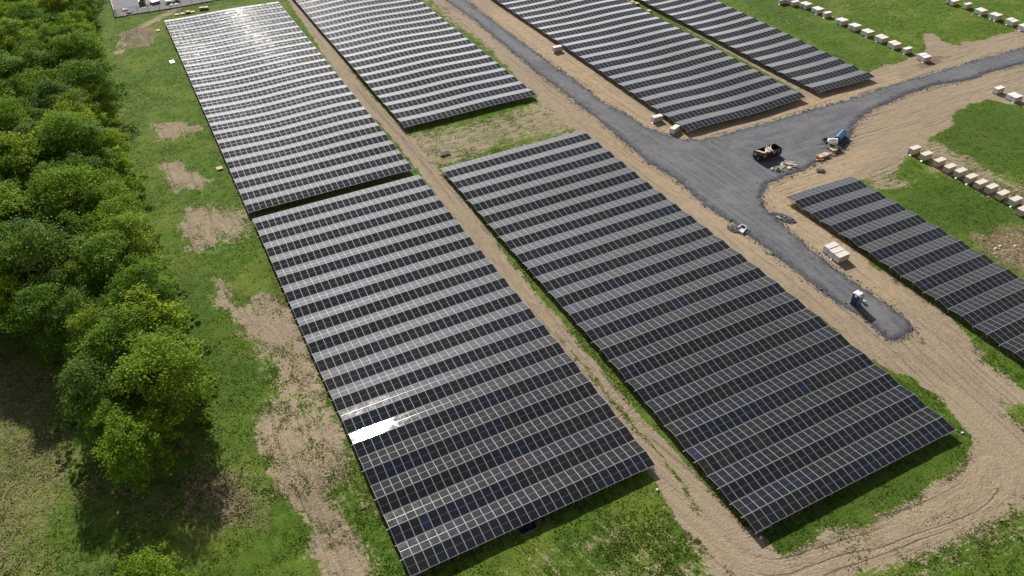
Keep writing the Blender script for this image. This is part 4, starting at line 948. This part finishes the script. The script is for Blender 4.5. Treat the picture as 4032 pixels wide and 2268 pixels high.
# ------------------------------------------------------------------ drain ends in their stone aprons
STONE = mat('riprap', (.16, .165, .175), rough=.85, noise=.45, nscale=1.2); CONC = mat('concrete', (.55, .55, .53), rough=.8, noise=.12, nscale=3)
def riprap(cx, cy, rx_, ry_, rot, label, seed, hole=None):
    r = np.random.default_rng(seed); mb = MB(); k = 0
    while k < 330:
        a = r.uniform(0, 6.283); q_ = math.sqrt(r.random()); u = rx_*q_*math.cos(a); v = ry_*q_*math.sin(a)
        x = cx+u*math.cos(rot)-v*math.sin(rot); y = cy+u*math.sin(rot)+v*math.cos(rot)
        k += 1
        if hole and hole(x, y): continue
        s_ = r.uniform(.11, .24); z = ground_z(x, y)+.06+.35*(1-q_*q_)*r.uniform(.4, 1)
        M = Matrix.Rotation(r.uniform(0, 3), 3, 'Z') @ Matrix.Rotation(r.uniform(0, 3), 3, 'X')
        mb.box((x, y, z), (s_*r.uniform(.8, 1.6), s_*r.uniform(.7, 1.1), s_*r.uniform(.5, .9)), M=M, taper=r.uniform(.5, .85))
    tag(mb.build('stone_apron', STONE), label, 'stone pile', kind='stuff')
riprap(74.9, 35.9, 2.3, 1.25, -.95, 'dark stone apron round the concrete drain end left of the road', 1, lambda x, y: 74.35 < x < 75.85 and 34.9 < y < 36.4)
riprap(84.1, 35.3, 2.4, 1.15, -1.25, 'dark stone pile with a white pipe right of the road', 2)
hz = ground_z(75, 35.8)+.22
t = thing('drain_end', 'flared concrete drain end with a black pipe mouth in the stones', 'drain end', (75.2, 35.6, hz), 0)
mb = MB(); mb.add([(-.75, .65, .0), (.5, .80, .0), (.6, -.1, .0), (-.85, -.95, .0)], [[0, 3, 2, 1]]); mb.build('apron_floor', CONC, t)
for A, B_, h in (((-.65, .70, .12), (.35, .92, .22), .3), ((.42, .95, .25), (.7, -.15, .3), .4), ((.68, -.15, .2), (-.9, -1.0, .1), .28)):
    A = Vector(A); B_ = Vector(B_); d = B_-A; mb = MB(); mb.box((A+B_)/2, (d.length, .13, h), rz=math.atan2(d.y, d.x)); mb.build('wing_wall', WHITE, t, bevel=.01)
mb = MB(); mb.tube((.30, .35, .16), (.62, .42, .16), .22, n=16); mb.build('pipe_mouth', BLACK, t)
mb = MB(); mb.tube((83.15, 36.0, ground_z(83, 36)+.32), (83.3, 35.1, ground_z(83, 35)+.30), .10, n=12); tag(mb.build('white_pipe', WHITE), 'short white pipe lying on the stones right of the road', 'pipe')

# ------------------------------------------------------------------ fenced yard at the top left
YG = mat('yard_gravel', (.155, .158, .17), rough=.95, noise=.35, nscale=.8, bump=.6, bscale=6)
gy0 = 206.2
yv, yf, _, _ = grid_mesh('yard', np.arange(-12.5, 45, 1.0), np.arange(gy0, 262, 1.0), lambda x, y: terr(x, y)+GZ+.17)
tag(new_obj('yard_gravel', quads_mesh('yard_gravel', yv, yf, smooth=True), None, [YG]), kind='structure')
def chain_mat():
    mm = bpy.data.materials.new('chain_link'); mm.use_nodes = True; t = NT(mm); tr = mm.node_tree; b = tr.nodes['Principled BSDF']
    b.inputs['Base Color'].default_value = (.18, .18, .18, 1); b.inputs['Metallic'].default_value = .6; b.inputs['Roughness'].default_value = .5
    b.inputs['Alpha'].default_value = .16; return mm
CH_ = chain_mat()
t = thing('chain_link_fence', 'chain link fence with dark posts round the gravel yard at the top left', 'fence', (-12.5, gy0, ground_z(-12.5, gy0)), 0)
T = Vector(t.location); pole = MB(); pole.tube((0, 0, 0), (0, 0, 2.25), .05, n=8); pm = pole.mesh('post'); pm.materials.append(mat('dark_post', (.05, .05, .055), rough=.6))
fp = [(-12.5, gy0+k*3.0) for k in range(18, 0, -1)]+[(-12.5+k*3.03, gy0) for k in range(0, 19)]
for x, y in fp:
    o = new_obj('post', pm, t); o.location = Vector((x, y, ground_z(x, y)))-T
for a, b in zip(fp[:-1], fp[1:]):
    za, zb = ground_z(*a), ground_z(*b)
    mb = MB(); mb.tube(Vector((*a, za+2.2))-T, Vector((*b, zb+2.2))-T, .035, n=6); mb.build('top_rail', STEEL, t)
    mb = MB(); mb.add([Vector((*a, za+.05))-T, Vector((*b, zb+.05))-T, Vector((*b, zb+2.18))-T, Vector((*a, za+2.18))-T], [[0, 1, 2, 3]]); mb.build('mesh_panel', CH_, t)
sd_ = MB()
for a, b in zip(fp[:-1], fp[1:]):
    za, zb = ground_z(*a), ground_z(*b); off = .22
    if a[0] == b[0]: sd_.box(((a[0]-off), (a[1]+b[1])/2, (za+zb)/2+.12), (.3, abs(a[1]-b[1]), .3))
    else: sd_.box(((a[0]+b[0])/2, a[1]-off, (za+zb)/2+.1), (abs(a[0]-b[0]), .25, .25))
tag(sd_.build('kerb_sock', mat('dark_sock', (.05, .055, .06), rough=.9, noise=.3)), 'dark erosion sock lying along the foot of the yard fence', 'erosion sock')
DNAVY = mat('blue_wrapped_goods', (.02, .04, .17), rough=.5, noise=.3); BR = mat('rusty_brown', (.12, .085, .065), rough=.8, noise=.4)
def at(a, b, z=0): return P4(420+a/5.367, b/5.367, z)
p = at(1020, 50, .4); t = thing('blue_bundle', 'dark blue ribbed bundle in the fenced yard', 'bundle', (p[0], p[1], ground_z(p[0], p[1])+.17), .25)
mb = MB(); mb.box((0, 0, .35), (2.3, 2.2, .7)); mb.build('core', DNAVY, t)
for k in range(5): mb = MB(); mb.box((-.9+k*.45, 0, .72), (.08, 2.24, .06)); mb.build('rib', WRAP, t)
p = at(760, 80, .6); t = thing('brown_skip', 'open brown steel skip in the fenced yard', 'skip', (p[0], p[1]+.6, ground_z(p[0], p[1])+.17), -.25)
mb = MB(); mb.box((0, -1., .6), (1.6, .08, 1.1)); mb.box((0, 1., .6), (1.6, .08, 1.1)); mb.box((-.8, 0, .6), (.08, 1.9, 1.1)); mb.box((.8, 0, .6), (.08, 1.9, 1.1)); mb.box((0, 0, .1), (1.6, 1.9, .08)); mb.build('body', BR, t)
mb = MB(); mb.box((0, 1., 1.18), (1.7, .14, .08)); mb.box((-.8, 0, 1.18), (.14, 1.9, .08)); mb.build('rim', STEEL, t)
p = at(860, 15, 1.2); mb = MB(); mb.box((0, 0, 0), (2.6, .16, .16)); o = mb.build('white_beam', WHITE); o.location = (p[0], p[1], ground_z(p[0], p[1])+1.0); o.rotation_euler = (0, -.25, .55); tag(o, 'white beam leaning over the brown skip', 'beam')
p = at(1400, 30, .5); t = thing('striped_trailer', 'cream and blue striped flatbed at the top of the fenced yard', 'trailer', (p[0], p[1]+.6, ground_z(p[0], p[1])+.17), .18)
mb = MB(); mb.box((0, 0, .7), (4.2, 1.8, .2)); mb.build('bed', DNAVY, t); mb = MB(); mb.box((0, -.95, .62), (4.3, .1, .22)); mb.build('front_rail', mat('cream_paint', (.7, .62, .4), rough=.6), t)
mb = MB(); mb.box((0, .0, .86), (4.0, .7, .1)); mb.build('cargo', WHITE, t)
for x in (-1.2, 1.2): mb = MB(); mb.tube((x, -.9, .3), (x, .9, .3), .3, n=14); mb.build('wheel', BLACK, t)
for k, a in enumerate((1370, 1470)):
    p = at(a, 103-k*14, .35); mb = MB()
    mb.box((0, 0, 0), (1.0, .5, .04)); o = mb.build('pale_slab', WRAP); o.location = (p[0], p[1], ground_z(p[0], p[1])+.5); o.rotation_euler = (.35, 0, .1); tag(o, ('left', 'right')[k]+' of two pale green boards propped behind the yard fence', 'board')
p = at(385, 205, .3); t = thing('steel_rack', 'grey slatted steel rack in the left corner of the yard', 'rack', (p[0], p[1], ground_z(p[0], p[1])+.17), .1)
for k in range(5): mb = MB(); mb.box((0, -.7+k*.35, .35), (1.2, .08, .08)); mb.build('slat', STEEL, t)
for x in (-.55, .55): mb = MB(); mb.box((x, 0, .16), (.08, 1.6, .3)); mb.build('leg', STEEL, t)
crumple('red_tarp', 'red tarp on the gravel in the left corner of the yard', 'tarp', *at(362, 328, .1)[:2], .75, .5, .2, mat('red_tarp', (.60, .08, .10), rough=.6), 11)
crumple('white_tarp', 'small white tarp beside the red tarp in the yard', 'tarp', *at(540, 255, .1)[:2], .45, .4, .25, WHITE, 12)
crumple('white_tarp', 'flat white sheet below the brown skip in the yard', 'sheet', *at(780, 168, .1)[:2], .6, .35, .12, WRAP, 13)
crumple('dark_heap', 'dark heap between the red and white tarps in the yard', 'heap', *at(480, 292, .1)[:2], .7, .35, .25, BLACK, 14)
r_ = random.Random(2); mb = MB()
for k in range(60):
    f = r_.random(); a = 60+f*190+r_.uniform(-18, 18); b = 10+f*330
    p = at(a, b); s_ = r_.uniform(.12, .38); mb.box((p[0], p[1], ground_z(p[0], p[1])+.25), (s_, s_*.8, s_*.6), rz=r_.uniform(0, 3), taper=.6)
tag(mb.build('pale_stones', CONC), 'pale stones strewn inside the left yard fence', 'stones', kind='stuff')

# ------------------------------------------------------------------ small litter
for k, (a, b, lab) in enumerate(((37+3, 200, 'tiny white scrap on the grass left of the top right crates'),)):
    pass
lit = [(3680+43/4.136, 205/4.136), (3680+612/4.136, 247/4.136), (2100+35/1.8617, 120+200/1.8617), (2100+55/1.8617, 120+213/1.8617), (2100+375/1.8617, 120+686/1.8617), (2688+588/1.9167, 1512+1163/1.9167), (2688+2110/1.9167, 1512+370/1.9167), (2450+332/2.4145, 1550+915/2.4145)]
LL = ['small white scrap on the field in the top right, left one', 'small white scrap near the top right corner crates', 'white scrap on the gravel road near the top, upper one', 'white scrap on the gravel road near the top, lower one', 'white scrap on the sandy verge above the right block', 'white scrap on the grass at the front corner of the right block', 'white scrap on the grass at the far right corner of the right block', 'pale stone on the grass below the near block']
for (a, b), lab in zip(lit, LL):
    p = P4(a, b); mb = MB(); mb.box((0, 0, 0), (.35, .22, .08), taper=.7); o = mb.build('white_scrap', WHITE); o.location = (p[0], p[1], ground_z(p[0], p[1])+.22 if 'road' in lab else ground_z(p[0], p[1])+.12); o.rotation_euler = (0, 0, a % 3); tag(o, lab, 'scrap')
WST = mat('field_stone', (.6, .57, .52), rough=.8, noise=.1)
for k, (a, b) in enumerate([(2395,410),(2510,408),(2360,428)]):
    p = P4(2688+a/1.9167, 756+b/1.9167); mb = MB(); mb.box((0, 0, .08), (.75, .45, .16), taper=.6); o = mb.build('field_stone', WST, bevel=.04); o.location = (p[0], p[1], ground_z(p[0], p[1])); tag(o, ('left', 'right', 'lowest')[k]+' of the pale stones on the brown weedy field at the right', 'stone')

# ------------------------------------------------------------------ weeds and grass tufts (uncountable)
def scatter(name, n, seed, size, hgt, mt, test, quads=2):
    r = np.random.default_rng(seed)
    # uniform in depth-weighted world space of the visible ground
    X = []; Y = []
    got = 0
    while got < n:
        m_ = n
        x = r.uniform(-60, 220, m_); y = r.uniform(-35, 225, m_)
        d = np.stack([x, y, np.full(m_, GZ)], -1)-CAM; zc = d@FW
        u = FPX*(d@R2)/zc/2016; v = FPX*(d@U2)/zc/1134
        k = (np.abs(u) < 1.05) & (np.abs(v) < 1.06) & (zc > 0) & (r.random(m_) < np.clip((95/np.linalg.norm(d, axis=1))**1.6, 0, 1))
        x = x[k]; y = y[k]
        ii = np.clip(np.searchsorted(ys, y), 0, len(ys)-1)*len(xs)+np.clip(np.searchsorted(xs, x), 0, len(xs)-1)
        ch = {q_: CH[q_][ii] for q_ in CH}; p = test(x, y, ch)
        for x0, x1, y0, y1 in blocks_rect(): p = p*np.where((x > x0+.9) & (x < x1-.9) & (y > y0+1.2) & (y < y1-1.2), 0, 1)
        s_ = sd_poly(x, y, ROADW); p = p*(s_ < -.3)
        p = p*np.where((x > -12.6) & (y > gy0-.3) & (x < 44), 0, 1)
        k = r.random(len(x)) < p; X.append(x[k]); Y.append(y[k]); got += k.sum()
    X = np.concatenate(X)[:n]; Y = np.concatenate(Y)[:n]
    Z = terr(X, Y)+GZ; V = []; T = []
    for q in range(quads):
        a = r.uniform(0, math.pi, n); s_ = size*r.uniform(.45, 1.25, n); h = hgt*r.uniform(.4, 1.2, n)
        cx = X+r.normal(0, size*.4, n); cy = Y+r.normal(0, size*.4, n); dx = np.cos(a)*s_/2; dy = np.sin(a)*s_/2; lx = r.normal(0, .6, n)*h; ly = r.normal(0, .6, n)*h
        V.append(np.stack([np.stack([cx-dx, cy-dy, Z-.03], -1), np.stack([cx+dx, cy+dy, Z-.03], -1), np.stack([cx+dx*.6+lx, cy+dy*.6+ly, Z+h], -1), np.stack([cx-dx*.6+lx, cy-dy*.6+ly, Z+h], -1)], 1)); T.append(np.clip(r.normal(.5, .25, n), 0, 1))
    V = np.concatenate(V).reshape(-1, 3); T = np.concatenate(T); me = quads_mesh(name, V, np.arange(len(V)).reshape(-1, 4))
    at_ = me.attributes.new('tone', 'FLOAT', 'FACE'); at_.data.foreach_set('value', T.astype(np.float32))
    return new_obj(name, me, None, [mt])
GR = leaf_mat('grass_blades', (.078, .138, .014), (.148, .212, .030)); WD = leaf_mat('weed_leaves', (.060, .105, .015), (.135, .185, .032)); DRY = leaf_mat('dry_stalks', (.20, .16, .09), (.48, .37, .24))
rag = lambda x, y: fbm(x, y, 2.2, 41)
tag(scatter('grass', 120000, 11, .18, .07, GR, lambda x, y, c: np.clip((1-sstep(.25, .6, c['dirt']))*(1-.75*c['brown'])*(.45+.9*rag(x, y)), 0, 1)), 'short green grass growing between the solar blocks and the wood', 'grass', kind='stuff')
tag(scatter('weeds', 30000, 12, .20, .045, GR, lambda x, y, c: sstep(.25, .5, c['dirt'])*sstep(.97, .70, c['dirt'])*sstep(.40, .62, rag(x, y))), 'scattered dark weeds on the half bare earth', 'weeds', kind='stuff')
tag(scatter('dry_weeds', 7000, 13, .22, .14, DRY, lambda x, y, c: sstep(.3, .8, c['brown'])*(.4+.6*rag(x, y))), 'brown dead weed stalks below the wood and by the right field', 'dry weeds', kind='stuff')
print('done')
